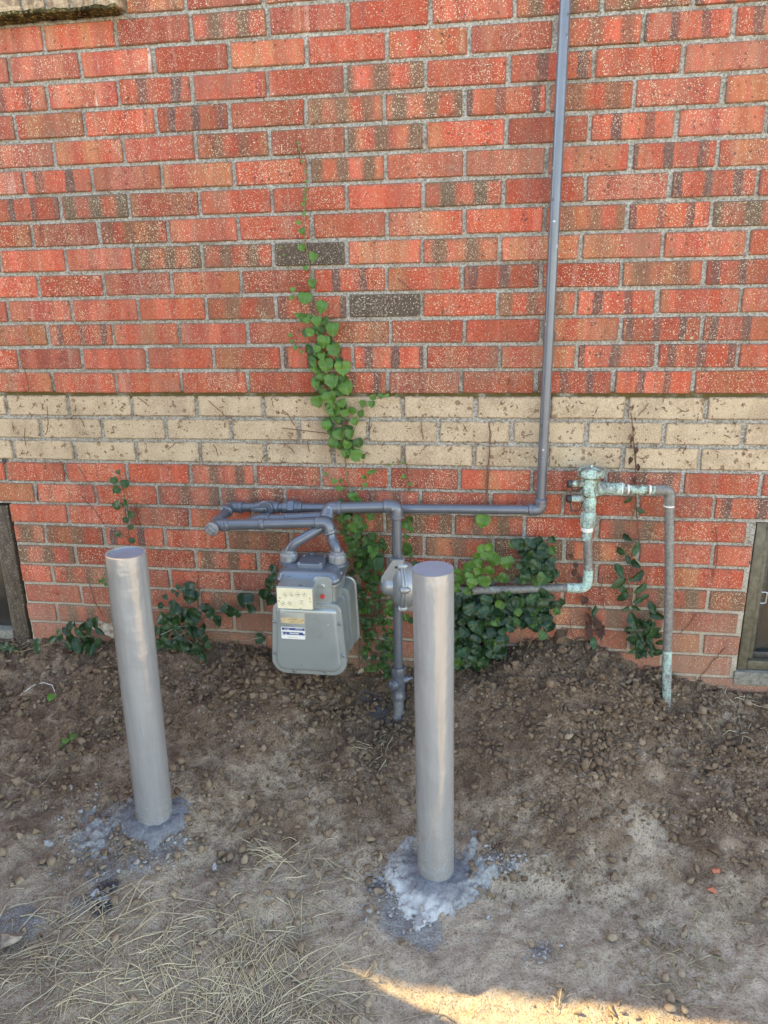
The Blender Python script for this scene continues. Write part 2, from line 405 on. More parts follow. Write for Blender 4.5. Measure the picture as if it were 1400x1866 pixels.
def bollard_paint():
    t = NT('bollard_paint'); pos = t.geo(); z = t.xyz(pos)[2]
    st = t.noise(t.vmul(pos, (1, 1, .07)), 60, 4, .6); a = t.noise(pos, 7, 4, .6); b = t.noise(pos, 140, 3, .6)
    c = t.mix(t.step(.3, .7, st), (.42, .425, .43), (.485, .487, .485))
    c = t.mix(t.math('MULTIPLY', t.step(.50, .72, a), .35), c, (.34, .335, .32))
    scr = t.math('MULTIPLY', t.step(.70, .74, t.noise(t.vmul(pos, (1, 1, .3)), 75, 5, .75)), .45)
    c = t.mix(scr, c, (.62, .60, .56))
    dust = t.math('MULTIPLY', t.step(-.88, -1.12, z), t.step(.38, .62, t.noise(pos, 45, 5, .7)))
    c = t.mix(t.math('MULTIPLY', dust, .55), c, (.30, .225, .16))
    return t.bsdf(c, t.math('ADD', t.math('ADD', .17, t.math('MULTIPLY', b, .12)), t.math('MULTIPLY', dust, .4)), t.bump(t.math('ADD', t.math('MULTIPLY', a, 6.0), t.math('MULTIPLY', st, .9)), .0016, .7), metal=.40, spec=.5)
M_boll = bollard_paint()
M_bolltop = paint('bollard_top_paint', (.29, .32, .385), .45, .15, .0)
M_meter = paint('meter_casing', (.37, .405, .40), .32, .4, .30)
M_metertop = paint('meter_top_paint', (.19, .22, .26), .30, .45, .2)
M_steel = plain('bare_steel', (.42, .42, .42), (.60, .60, .60), 200, .35, .0004, .9)
M_nut = plain('dull_nut', (.23, .235, .24), (.34, .35, .36), 120, .45, .001, .4)
M_darksteel = plain('dark_steel', (.05, .05, .052), (.10, .10, .10), 150, .5, .0005, .6)
M_cream = plain('dial_plate', (.80, .71, .49), (.88, .79, .57), 60, .45, 0, 0)
M_brass = plain('brass_plate', (.62, .47, .26), (.74, .60, .38), 130, .4, .0004, .25)
M_blue = plain('badge_blue', (.035, .07, .22), (.05, .09, .27), 90, .4, 0)
M_white = plain('badge_white', (.78, .77, .72), (.85, .84, .80), 90, .45, 0)
M_red = plain('red_seal', (.50, .035, .025), (.62, .06, .04), 200, .5, .0004)
M_ink = plain('ink', (.045, .04, .03), (.07, .06, .05), 90, .6, 0)
M_inkf = plain('faded_ink', (.34, .28, .18), (.45, .37, .24), 300, .6, 0)
M_black = plain('black_rubber', (.018, .018, .02), (.035, .035, .036), 120, .55, .0005)
def copper(name, vmin, vmax, brown=(.15, .14, .125), brown2=(.27, .262, .245)):
    t = NT(name); pos = t.geo(); f = t.noise(pos, 130, 5, .7); g = t.noise(t.vmul(pos, (1, 1, .35)), 45, 4, .65)
    col = t.mix(t.step(.3, .7, f), brown, brown2)
    vm = t.step(vmin, vmax, t.math('ADD', t.math('MULTIPLY', g, .6), t.math('MULTIPLY', f, .4)))
    col = t.mix(vm, col, t.mix(t.step(.35, .65, t.noise(pos, 220, 3)), (.27, .44, .385), (.56, .70, .62)))
    col = t.mix(t.math('MULTIPLY', t.step(.66, .72, t.noise(pos, 60, 5, .7)), .8), col, (.74, .74, .68))
    return t.bsdf(col, t.math('ADD', .5, t.math('MULTIPLY', vm, .35)), t.bump(f, .0012, .7), metal=.15, spec=.4)
M_cop = copper('weathered_copper', .54, .72); M_copg = copper('green_copper', .34, .52); M_copm = copper('half_green_copper', .42, .58)
M_copb = copper('bluish_copper', .40, .58, (.17, .16, .15), (.27, .27, .26)); M_brz = copper('aged_bronze', .44, .56, (.09, .085, .065), (.24, .215, .16))
M_solder = plain('solder', (.62, .61, .56), (.78, .77, .72), 200, .5, .0008)
def leaf_material(name, c_lo, c_hi, vein, gloss):
    t = NT(name); oc = t.xyz(t.obj()); k = t.attr('lc', 'Fac', 'OBJECT'); pos = t.geo()
    f = t.noise(pos, 90, 3, .6)
    col = t.mix(t.math('ADD', t.math('MULTIPLY', k, .85), t.math('MULTIPLY', t.math('SUBTRACT', f, .5), .5), clamp=True), c_lo, c_hi)
    ax = t.math('ABSOLUTE', oc[0])
    mid = t.step(.018, .006, ax)
    side = t.math('ABSOLUTE', t.math('SUBTRACT', t.math('FRACT', t.math('MULTIPLY', t.math('ADD', oc[1], t.math('MULTIPLY', ax, -.9)), 4.5)), .5))
    sv = t.math('MULTIPLY', t.step(.06, .02, side), .45)
    col = t.mix(t.math('MULTIPLY', t.math('MAXIMUM', mid, sv), .55), col, vein)
    t.bsdf(col, gloss, t.bump(t.math('ADD', f, t.math('MULTIPLY', sv, .6)), .002, .5), spec=.45)
    tr = t.t.nodes.new('ShaderNodeBsdfTranslucent'); t.put(tr.inputs[0], t.mix(.5, col, (.10, .22, .02)))
    mx = t.t.nodes.new('ShaderNodeMixShader'); mx.inputs[0].default_value = .18
    t.t.links.new(t.b.outputs[0], mx.inputs[1]); t.t.links.new(tr.outputs[0], mx.inputs[2]); t.t.links.new(mx.outputs[0], t.out.inputs[0])
    return t.m
M_leaf = leaf_material('creeper_leaf', (.020, .062, .016), (.125, .285, .038), (.27, .40, .13), .40)
M_leafd = leaf_material('evergreen_leaf', (.010, .036, .017), (.045, .125, .033), (.14, .22, .08), .32)
M_leafr = leaf_material('withered_leaf', (.055, .022, .016), (.12, .045, .03), (.14, .07, .05), .6)
M_stem = plain('vine_stem', (.16, .10, .055), (.27, .19, .10), 150, .8, .001)
M_stemr = plain('dead_stem', (.13, .055, .035), (.20, .10, .06), 150, .85, .001)
M_stemg = plain('green_stem', (.16, .19, .06), (.26, .28, .10), 150, .7, .001)
def straw_material():
    t = NT('straw'); a = t.xyz(t.attr('sc', 'Vector')); f = t.noise(t.geo(), 120, 3)
    col = t.mix(a[0], (.36, .275, .17), (.78, .655, .45)); col = t.mix(t.math('MULTIPLY', f, .4), col, (.34, .27, .15)); col = t.mix(a[1], col, (.20, .18, .085))
    return t.bsdf(col, .7, None, spec=.25)
M_straw = straw_material()
def footing_material():
    t = NT('painted_concrete'); pos = t.geo(); a = t.xyz(t.attr('gm', 'Vector'))
    f = t.noise(pos, 150, 5, .7); g = t.noise(pos, 30, 4, .65)
    con = t.mix(t.step(.3, .7, f), (.22, .215, .205), (.44, .435, .42))
    con = t.mix(t.step(.30, .7, t.math('ADD', a[1], t.math('MULTIPLY', t.math('SUBTRACT', g, .5), .8))), con, t.mix(f, (.46, .45, .43), (.70, .69, .665)))
    pm = t.step(.32, .62, t.math('ADD', a[0], t.math('MULTIPLY', t.math('SUBTRACT', g, .5), .6)))
    col = t.mix(pm, con, t.mix(t.step(.3, .7, f), (.15, .155, .172), (.25, .255, .272)))
    col = t.mix(t.step(.4, .7, t.math('ADD', a[2], t.math('MULTIPLY', t.math('SUBTRACT', g, .5), .9))), col, t.mix(f, (.10, .07, .05), (.2, .145, .105)))
    return t.bsdf(col, .75, t.bump(t.math('ADD', f, t.math('MULTIPLY', g, 2)), .004, .8), spec=.3)
M_foot = footing_material()
def glass_dark(name, c):
    t = NT(name); f = t.noise(t.geo(), 12, 4)
    return t.bsdf(t.mix(t.step(.35, .7, f), c, tuple(x*1.8 for x in c)), t.math('ADD', .10, t.math('MULTIPLY', t.step(.3, .8, f), .25)), None, spec=.5)
M_pane = glass_dark('dusty_pane', (.030, .028, .024))
def old_wood():
    t = NT('old_frame'); p = t.geo(); f = t.noise(t.vmul(p, (1, 1, .15)), 130, 4, .65); g = t.noise(p, 22, 4)
    col = t.mix(t.step(.3, .7, f), (.060, .043, .030), (.125, .094, .070)); col = t.mix(t.step(.58, .7, g), col, (.055, .042, .032))
    col = t.mix(t.math('MULTIPLY', speckle(t, p, 240, .5, .3), .6), col, (.5, .42, .32))
    return t.bsdf(col, .75, t.bump(f, .0015, .7), spec=.25)
M_frame = old_wood()
M_bronze = plain('bronze_frame', (.085, .073, .048), (.15, .13, .088), 60, .5, .001, .1)
M_sillc = plain('window_sill_concrete', (.16, .145, .115), (.30, .275, .225), 90, .9, .003)
M_wood = plain('shadow_fence_cedar', (.20, .125, .075), (.33, .22, .14), 30, .8, .002)
M_roof = plain('roof_shingle', (.07, .065, .06), (.13, .12, .11), 50, .9, .004)
M_soffit = plain('soffit_paint', (.55, .52, .46), (.62, .59, .53), 20, .6, .0005)
M_stone = plain('field_stone', (.20, .15, .11), (.42, .35, .28), 70, .9, .003)
M_chip = plain('brick_chip_red', (.42, .12, .07), (.56, .20, .12), 90, .85, .002)
M_deadleaf = plain('dead_leaf', (.40, .27, .15), (.60, .46, .32), 60, .75, .001)
M_string = plain('white_string', (.70, .70, .68), (.82, .82, .80), 90, .7, .0005)
M_twig = plain('twig', (.20, .15, .10), (.38, .31, .22), 80, .85, .001)
M_rot = plain('rotten_wood', (.16, .09, .045), (.62, .52, .40), 45, .9, .004)

# ------------------------------------------------------------------ ground
def ground():
    xs = np.concatenate([-np.geomspace(90, 1.75, 26)[:-1], np.arange(-1.75, 1.75, .0058), np.geomspace(1.75, 90, 26)])
    ys = np.concatenate([-np.geomspace(90, 1.35, 28)[:-1], np.arange(-1.35, .03, .0058), np.geomspace(.03, 90, 24)])
    X, Y = np.meshgrid(xs, ys, indexing='ij'); Z = tz(X, Y)
    nx, ny = X.shape; I = np.arange(nx*ny).reshape(nx, ny)
    Q = np.stack([I[:-1, :-1], I[1:, :-1], I[1:, 1:], I[:-1, 1:]], -1).reshape(-1, 4)
    lo = loose(X, Y)
    light = 1-lo+.0*X
    # pale scuffed patches, cement trail by the leaning bollard, overspray by the gas riser
    g = lambda cx, cy, rx, ry: np.exp(-((X-cx)**2/(2*rx*rx)+(Y-cy)**2/(2*ry*ry)))
    light = light+.3*g(.55, -.62, .25, .08)+.45*g(.80, -.43, .05, .04)+.25*g(.45, -.75, .2, .1)
    cem = np.zeros_like(X); ptn = np.zeros_like(X)
    for px, py, r, a in [(205, 1500, .06, .85), (165, 1535, .06, .85), (190, 1590, .05, .8), (165, 1640, .05, .7), (300, 1545, .07, .7), (250, 1570, .06, .6), (30, 1680, .06, .95), (790, 1600, .10, .9), (735, 1670, .07, .95), (775, 1700, .05, .9), (700, 1620, .05, .8), (900, 1570, .03, .9), (930, 1580, .02, .8), (985, 1735, .028, .7)]:
        c = G(px, py); cem = np.maximum(cem, a*np.exp(-((X-c[0])**2+(Y-c[1])**2)/(2*r*r*.5)))
    for px, py, r in [(690, 1290, .045), (722, 1318, .03), (670, 1275, .03), (195, 1620, .035), (185, 1655, .03)]:
        c = G(px, py); ptn = np.maximum(ptn, .85*np.exp(-((X-c[0])**2+(Y-c[1])**2)/(2*r*r*.5)))
    gm = np.stack([light, cem, ptn], -1).reshape(-1, 3)
    o = np_mesh('ground', np.stack([X, Y, Z], -1).reshape(-1, 3), Q, M_soil, {'gm': ('FLOAT_VECTOR', gm)})
    tag(o, kind='structure'); return o
ground()

def bounce_slab():  # unseen pale slab behind the camera, added to bounce warm sunlight onto the scene
    mb = MB(); zt = float(tz_base(np.array(0.), np.array(-3.)))+.05
    for i in range(-3, 4):
        for j in range(2): mb.box((i*3.0+.006, -3.0-3.2*(j+1)+.006, zt-.2), (i*3.0+2.994, -3.0-3.2*j-.006, zt), .01)
    tag(mb.build('bounce_slab', plain('bounce_slab_concrete', (.42, .39, .34), (.54, .51, .45), 6, .9, .002, 0, .2), None, smooth=30), kind='structure')
bounce_slab()

# ------------------------------------------------------------------ brick wall
PH = {13: .05, 12: .52, 11: .0, 10: .48, 9: -.01, 8: .49, 7: -.02, 6: .50, 5: -.045, 4: .48, 3: -.05, 2: .525, 1: 0., 0: .485, -1: .685, -2: .185, -3: .68, -4: .49, -5: -.07, -6: .415, -7: -.015, -8: .45, -9: 0., -10: .45, -11: -.02, -12: .46, -13: .0}
TYPES = {13: (-5, 'poRSprRSSsr'), 12: (-6, 'RpwroropHss'), 11: (-5, 'swsrrSrsrp'), 10: (-6, 'RorsrbSsHpo'), 9: (-5, 'poROpSorsp'),
         8: (-6, 'psporSrposo'), 7: (-6, 'rsDorrrDrpsr'), 6: (-6, 'opOprrorOsD'), 5: (-6, 'RrpSSdoSooor'), 4: (-6, 'rrporsosrbs'),
         3: (-6, 'RpRoOsdrbsoo'), 2: (-6, 'osoRporross'), 1: (-6, 'rpRrossrossr'), 0: (-6, 'orrrrsprsso'), -4: (-7, 'rrrrPRrRoRPrr'),
         -5: (-7, 'RoprPPRPRrrrs'), -7: (-7, 'RSbsr'), -8: (-6, 'SrrSr')}
# letter -> (orange, bars, brown), (pink, white)
TP = {'r': ((.25, 0, 0), (0, .15)), 'R': ((.1, .15, 0), (.55, .1)), 'p': ((.35, .0, .1), (.9, .25)), 'o': ((.9, 0, .12), (0, .1)), 'O': ((1.1, .1, .55), (0, 0)),
      's': ((.3, 1, 0), (.15, .1)), 'S': ((.5, .25, .85), (.25, 0)), 'D': ((.3, .2, 1.12), (.2, .2)), 'd': ((0, 0, 2), (0, 0)), 'b': ((1.15, .1, .7), (0, 0)),
      'w': ((.3, 0, 0), (.6, 1)), 'H': ((.5, .1, .6), (0, 0)), 'P': ((0, .8, .5), (.8, .2))}
LW = (-2.05, -1.128, -1.6, -0.3435)      # window openings: x0, x1, z0, z1
RW = (1.118, 2.1, -.855, -0.3435)
SILL_R = P(220, 20, -.03)[0]
HS = (-2.6, SILL_R, 14.0*H, 15.4*H)      # rowlock sill, top left
def in_open(x0, x1, z): 
    for a, b, c, d in (LW, RW, HS):
        if c < z < d and x1 > a and x0 < b: return (a, b)
    return None
def brick_template(w, h, seed, dep=.03):
    r = random.Random(seed); bm = bmesh.new(); bmesh.ops.create_cube(bm, size=1)
    for q in bm.verts:
        q.co = Vector((q.co.x*w+r.uniform(-.0012, .0012), (q.co.y+.5)*dep, q.co.z*h+r.uniform(-.0011, .0011)))
    fr = [e for e in bm.edges if any(abs(v.co.y) < 1e-4 for v in e.verts)]
    bmesh.ops.bevel(bm, geom=fr, offset=.0026, segments=1, affect='EDGES')
    for q in bm.verts:
        q.co += Vector((r.uniform(-.0007, .0007), r.uniform(-.0006, .0006) if q.co.y < .01 else 0, r.uniform(-.0007, .0007)))
    bm.faces.ensure_lookup_table(); bm.verts.index_update()
    bmesh.ops.delete(bm, geom=[f for f in bm.faces if all(v.co.y > dep*.9 for v in f.verts)], context='FACES')
    bm.verts.index_update()
    V = np.array([v.co[:] for v in bm.verts]); Q = [[v.index for v in f.verts] for f in bm.faces]; bm.free(); return V, Q
def brick_wall():
    wl = thing('brick_wall', 'red brick house wall with a band of three tan brick courses', 'wall', (0, 0, -.85))
    rnd = random.Random(21); todo = []
    for c in range(-14, 25):
        ph = PH.get(c, (c % 2)*.5)
        for n in range(-29, 22):
            x0 = (ph+n)*L+rnd.uniform(-.002, .002); x1 = (ph+n+1)*L+rnd.uniform(-.002, .002)
            g = .0096
            a, b = x0+g/2, x1-g/2; z = (c+.5)*H
            op = in_open(a, b, z)
            if op:
                if a < op[0]-.02: b = op[0]-.003
                elif b > op[1]+.02: a = op[1]+.003
                else: continue
                if b-a < .02: continue
            if c in TYPES and 0 <= n-TYPES[c][0] < len(TYPES[c][1]): k = TYPES[c][1][n-TYPES[c][0]]
            else: k = rnd.choice('rrrrroopRsSOw' if c > -6 else 'rrropRSbO')
            px, py = proj(((a+b)/2, 0, z))
            vis = -60 < px < 1460 and -30 < py < 1260
            todo.append((not vis, -(b-a)/max(.2, np.linalg.norm(np.array([(a+b)/2, 0, z])-CAM)), c, a, b, z, k, rnd.random()))
    todo.sort(key=lambda q: (q[0], q[1]))
    cache = {}; sv = {0: [], 1: []}; sf = {0: [], 1: []}; at = {0: ([], [], []), 1: ([], [], [])}; nv = {0: 0, 1: 0}; cnt = 0
    jig = random.Random(5)
    for hid, _, c, a, b, z, k, sd_ in todo:
        tan = -3 <= c <= -1
        w_ = round((b-a)*250)/250 if abs((b-a)-.1925) > .006 else .1925
        key = (w_, jig.randrange(10)); hh = H-.0096
        if key not in cache: cache[key] = [*brick_template(w_, hh, hash(key) & 0xffff), None, None]
        V, Q, _, _ = cache[key]
        (o_, ba, bn), (pk, wh) = TP[k]
        bc = (min(1.2, max(0, o_+jig.uniform(-.12, .12))), ba, bn); bx = (min(1, max(0, pk+jig.uniform(-.1, .2))), wh, sd_)
        loc = np.array([(a+b)/2, jig.uniform(-.0016, .0008), z+jig.uniform(-.0008, .0008)])
        rot = jig.uniform(-.006, .006); yaw = jig.uniform(-.006, .006)
        if cnt < 300 and not hid:
            ti = 3 if tan else 2
            if cache[key][ti] is None:
                me = bpy.data.meshes.new('tan_brick' if tan else 'brick'); me.from_pydata(V.tolist(), [], Q)
                me.materials.append(M_tan if tan else M_brick); cache[key][ti] = me
            ob = bpy.data.objects.new('tan_brick' if tan else 'brick', cache[key][ti]); COL.objects.link(ob); ob.parent = wl
            ob.location = loc-np.array([0, 0, -.85]); ob.rotation_euler = (0, rot, yaw)
            ob['bc'] = [float(q) for q in bc]; ob['bx'] = [float(q) for q in bx]; cnt += 1
        else:
            i = int(tan); n0 = nv[i]; sv[i].append(V+loc); sf[i] += [[q+n0 for q in f] for f in Q]; nv[i] += len(V)
            at[i][0].append(V); at[i][1].append(np.tile(bc, (len(V), 1))); at[i][2].append(np.tile(bx, (len(V), 1)))
    for i, nm, mt in ((0, 'outlying_bricks', M_bricks), (1, 'outlying_tan_bricks', M_tans)):
        if not sv[i]: continue
        me = bpy.data.meshes.new(nm); me.from_pydata((np.concatenate(sv[i])-np.array([0, 0, -.85])).tolist(), [], sf[i])
        for an, arr in zip(('bl', 'bc', 'bx'), at[i]):
            A = me.attributes.new(an, 'FLOAT_VECTOR', 'POINT'); A.data.foreach_set('vector', np.concatenate(arr).astype(np.float32).ravel())
        me.materials.append(mt); ob = bpy.data.objects.new(nm, me); COL.objects.link(ob); ob.parent = wl; tag(ob, kind='stuff')
    # mortar bed, slightly uneven, with the window openings left out
    xs = np.concatenate([np.arange(-6, -1.7, .1), np.arange(-1.7, 1.7, .009), np.arange(1.7, 4.6, .1)])
    zs = np.concatenate([np.arange(-1.1, 1.15, .0055), np.arange(1.15, 1.76, .1)])
    X, Z = np.meshgrid(xs, zs, indexing='ij')
    Yv = .0052+.0028*(fbm(X*60, Z*60, 8, 3)-.5)*2
    I = np.arange(X.size).reshape(X.shape)
    Q = np.stack([I[:-1, :-1], I[1:, :-1], I[1:, 1:], I[:-1, 1:]], -1).reshape(-1, 4)
    cx = (X[:-1, :-1]+.004).ravel(); cz = (Z[:-1, :-1]+.003).ravel(); keep = np.ones(len(Q), bool)
    for a, b, c_, d in (LW, RW): keep &= ~((cx > a) & (cx < b) & (cz > c_) & (cz < d))
    mo = np_mesh('mortar', np.stack([X, Yv, Z], -1).reshape(-1, 3)-np.array([0, 0, -.85]), Q[keep], M_mortar); mo.parent = wl
    for px, y0, y1, wpx in ((7, 803, 846, 9), (18.5, 845, 876, 5), (68, 884, 912, 4), (119, 806, 838, 4), (357, 852, 880, 5)):   # mortar fallen out of the joints
        a, b = P(px, y0), P(px, y1); hw = wpx/650/2
        mb = MB(); V = []
        for k in range(7):
            z = a[2]+(b[2]-a[2])*k/6; x = a[0]+(b[0]-a[0])*k/6+random.uniform(-.0012, .0012); V += [(x-hw*random.uniform(.7, 1.1), .0012, z), (x+hw*random.uniform(.7, 1.1), .0012, z)]
        mb.add(V, [(2*k, 2*k+1, 2*k+3, 2*k+2) for k in range(6)]); mb.build('open_joint', M_black, wl, smooth=0)
    # solid wall behind, built round the openings
    mb = MB()
    zt = 1.71
    for x0, x1, z0, z1 in [(-6, LW[0], -1.3, zt), (LW[0], LW[1], LW[3], zt), (LW[1], RW[0], -1.3, zt), (RW[0], RW[1], RW[3], zt), (RW[0], RW[1], -1.3, RW[2]), (RW[1], 4.6, -1.3, zt)]:
        mb.box((x0, .012, z0), (x1, .25, z1))
    mb.build('wall_core', M_mortar, wl, smooth=0)
    return wl
brick_wall()

def rowlock_sill():
    s = thing('window_sill', 'tan rowlock brick sill with a black mossy underside, at the top left', 'window sill', (-.9, -.03, HS[2]))
    x = SILL_R; i = 0; zb = 14*H+.010
    pitch = .0665
    while x > -2.0 and i < 16:
        mb = MB(); j = random.uniform(-.0015, .0015)
        mb.box((x-pitch+.009, -.040+j, zb), (x, .09, zb+.1), .0025)
        o = mb.build('brick', M_tan, s, smooth=30); o['bc'] = [0., 0., 0.]; o['bx'] = [0., 0., random.random()]
        x -= pitch; i += 1
    mb = MB(); mb.box((-2.0, -.033, zb+.001), (SILL_R-.003, .08, zb+.098)); mb.build('mortar', M_mortar, s, smooth=0)
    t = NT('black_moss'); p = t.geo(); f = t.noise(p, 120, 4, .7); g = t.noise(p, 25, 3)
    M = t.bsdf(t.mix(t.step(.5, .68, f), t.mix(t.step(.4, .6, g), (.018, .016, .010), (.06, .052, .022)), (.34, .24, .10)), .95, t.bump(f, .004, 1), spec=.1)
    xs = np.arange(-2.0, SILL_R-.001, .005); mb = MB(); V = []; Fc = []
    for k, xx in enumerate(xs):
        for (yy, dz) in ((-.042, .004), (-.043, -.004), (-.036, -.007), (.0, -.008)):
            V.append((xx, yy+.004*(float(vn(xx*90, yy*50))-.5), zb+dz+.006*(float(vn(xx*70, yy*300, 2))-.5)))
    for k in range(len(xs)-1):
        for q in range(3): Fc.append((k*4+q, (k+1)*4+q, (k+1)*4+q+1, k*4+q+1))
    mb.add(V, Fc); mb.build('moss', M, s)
rowlock_sill()

def house_top():
    e = thing('roof_eave', 'shingled roof eave with pale soffit above the brick wall', 'roof', (0, 0, 1.73))
    mb = MB(); mb.box((-7, -.11, 1.70), (4.9, .2, 1.715)); mb.build('soffit', M_soffit, e, smooth=0)
    mb = MB(); mb.box((-7, -.13, 1.685), (4.9, -.111, 1.815)); mb.build('fascia', M_soffit, e, smooth=0)
    mb = MB(); mb.add([(-7.1, -.125, 1.818), (5, -.125, 1.818), (5, 4.5, 3.3), (-7.1, 4.5, 3.3), (-7.1, 4.5, 1.7), (5, 4.5, 1.7), (-7.1, .21, 1.72), (5, .21, 1.72)],
                      [(0, 1, 2, 3), (3, 2, 5, 4), (0, 3, 4, 6), (1, 7, 5, 2), (6, 4, 5, 7)]); mb.build('shingles', M_roof, e, smooth=0)
house_top()

def windows():
    # left: old wooden frame, nearly flush
    x1 = LW[1]; zt = LW[3]; zb = P(57, 1170)[2]-.02
    t = thing('basement_window', 'basement window in weathered brown wooden frame at the far left', 'window', ((LW[0]+x1)/2, .03, zb))
    mb = MB(); mb.box((x1-.066, .004, zb), (x1-.010, .06, zt-.012), .003); mb.build('frame_jamb', M_frame, t)
    mb = MB(); mb.box((LW[0], .006, zt-.052), (x1-.067, .06, zt-.010), .003); mb.build('frame_head', M_frame, t)
    mb = MB(); mb.box((x1-.080, .02, zb+.06), (x1-.067, .06, zt-.053), .002); mb.build('sash', M_bronze, t)
    mb = MB(); mb.box((LW[0], .035, zb+.06), (x1-.081, .04, zt-.053)); mb.build('pane', M_pane, t, smooth=0)
    mb = MB(); mb.box((LW[0], .000, zb+.025), (x1-.067, .07, zb+.058), .004); mb.build('sill', M_sillc, t)
    mb = MB(); mb.box((LW[0], .002, zb-.05), (x1-.067, .07, zb+.024), .003); mb.build('bottom_rail', M_frame, t)
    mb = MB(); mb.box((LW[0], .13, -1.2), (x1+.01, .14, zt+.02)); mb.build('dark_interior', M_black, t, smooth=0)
    # right: bronze metal slider
    x0 = RW[0]; zt = RW[3]; zb = P(1345, 1222)[2]
    t = thing('basement_window', 'basement window in bronze metal frame with a pale latch at the far right', 'window', ((x0+RW[1])/2, .03, zb))
    mb = MB(); mb.box((x0+.004, .010, zb), (x0+.030, .08, zt-.006), .002); mb.build('frame_jamb', M_bronze, t)
    mb = MB(); mb.box((x0+.031, .020, zb+.03), (x0+.046, .08, zt-.030), .002); mb.build('inner_jamb', M_bronze, t)
    mb = MB(); mb.box((x0+.031, .012, zt-.030), (RW[1], .08, zt-.006), .002); mb.build('frame_head', M_bronze, t)
    mb = MB(); mb.box((x0+.047, .030, zt-.044), (RW[1], .08, zt-.031), .002); mb.build('sash_head', M_bronze, t)
    mb = MB(); mb.box((x0+.047, .034, zb+.05), (x0+.058, .08, zt-.045), .002); mb.build('sash_stile', M_darksteel, t)
    mb = MB(); mb.box((x0+.0585, .05, zb+.05), (RW[1], .055, zt-.045)); mb.build('pane', M_pane, t, smooth=0)
    mb = MB(); mb.box((x0+.031, .012, zb), (RW[1], .08, zb+.028), .003); mb.build('frame_sill', M_bronze, t)
    mb = MB(); mb.box((x0+.047, .03, zb+.029), (RW[1], .08, zb+.049), .002); mb.build('sash_rail', M_darksteel, t)
    mb = MB(); mb.box((x0-.006, -.004, zb-.046), (RW[1], .1, zb-.003), .004); mb.build('sill', M_sillc, t)
    c = P(1391, 1090, .03); ox = .010; oz = .017
    mb = MB()
    mb.tube(arc_path([(c[0]+ox*a, .033, c[2]+oz*b) for a, b in ((0, 1), (1, 1), (1, -1), (-1, -1), (-1, 1), (0.01, 1))], .006, 4), .0022, 8)
    mb.build('latch', M_steel, t)
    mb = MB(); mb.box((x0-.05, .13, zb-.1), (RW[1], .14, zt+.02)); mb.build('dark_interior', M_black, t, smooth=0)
windows()

# ------------------------------------------------------------------ bollards and their footings
R_B = .0445
def bollard(label, topc, botc, recessed, seed):
    topc = np.array(topc); botc = np.array(botc); d = topc-botc; ln = np.linalg.norm(d); d /= ln
    t = thing('bollard', label, 'bollard', botc, 'steel bollards in front of the gas meter')
    r = random.Random(seed); mb = MB(); seg = 48; rows = 40
    u = np.cross(d, (0, 1, 0)); u /= np.linalg.norm(u); v = np.cross(d, u)
    V = []; Fc = []
    for i in range(rows+1):
        h = -.10+(ln+.10)*i/rows
        for k in range(seg):
            a = 2*math.pi*k/seg; rr = R_B+.0007*(float(vn(h*7+seed, k/seg*6, seed))-.5)
            if i == rows: rr -= .0012
            V.append(botc+d*(h-(.0 if i < rows else 0))+rr*(math.cos(a)*u+math.sin(a)*v))
    for k in range(seg):       # rim and inner lip
        a = 2*math.pi*k/seg; V.append(botc+d*(ln+.0006)+(R_B-.006)*(math.cos(a)*u+math.sin(a)*v))
    for k in range(seg):
        a = 2*math.pi*k/seg; V.append(botc+d*(ln-.02)+(R_B-.0065)*(math.cos(a)*u+math.sin(a)*v))
    for i in range(rows+2):
        for k in range(seg):
            k2 = (k+1) % seg; Fc.append((i*seg+k, i*seg+k2, (i+1)*seg+k2, (i+1)*seg+k))
    mb.add(V, Fc); mb.build('pipe', M_boll, t, smooth=50)
    mb = MB(); V = []; Fc = []; rings = 9; rad = R_B-.006 if recessed else R_B-.0009; h0 = ln-.0035 if recessed else ln+.0016
    for i in range(rings+1):
        for k in range(seg):
            a = 2*math.pi*k/seg; q = rad*i/rings; x, y = q*math.cos(a), q*math.sin(a)
            dz = (.003 if not recessed else .0012)*(float(fbm(x*120+seed, y*120, seed, 3))-.5)*(1 if i < rings else .4)
            dom = (.0015 if not recessed else -.001)*(1-(i/rings)**2)
            V.append(botc+d*(h0+dz+dom)+x*u+y*v)
    for k in range(seg):
        a = 2*math.pi*k/seg; V.append(botc+d*(ln-.015)+(R_B-.0068)*(math.cos(a)*u+math.sin(a)*v))
    for i in range(rings+1):
        for k in range(seg):
            k2 = (k+1) % seg; Fc.append((i*seg+k, i*seg+k2, (i+1)*seg+k2, (i+1)*seg+k))
    mb.add(V, Fc); mb.build('cap_fill', M_bolltop, t, smooth=60)
    return t
YB = -.565
BR_T, BR_B = P(789.5, 1037, YB-.02), P(794, 1580, YB)
BL_T, BL_B = P(229, 1007, -.60), P(276, 1480, -.60)
BL_B[1] = -.585
bollard('tall straight grey steel bollard with lumpy painted top right of the gas meter', BR_T, BR_B, False, 3)
bollard('grey steel bollard with recessed blue top left of the gas meter', BL_T, BL_B, True, 8)

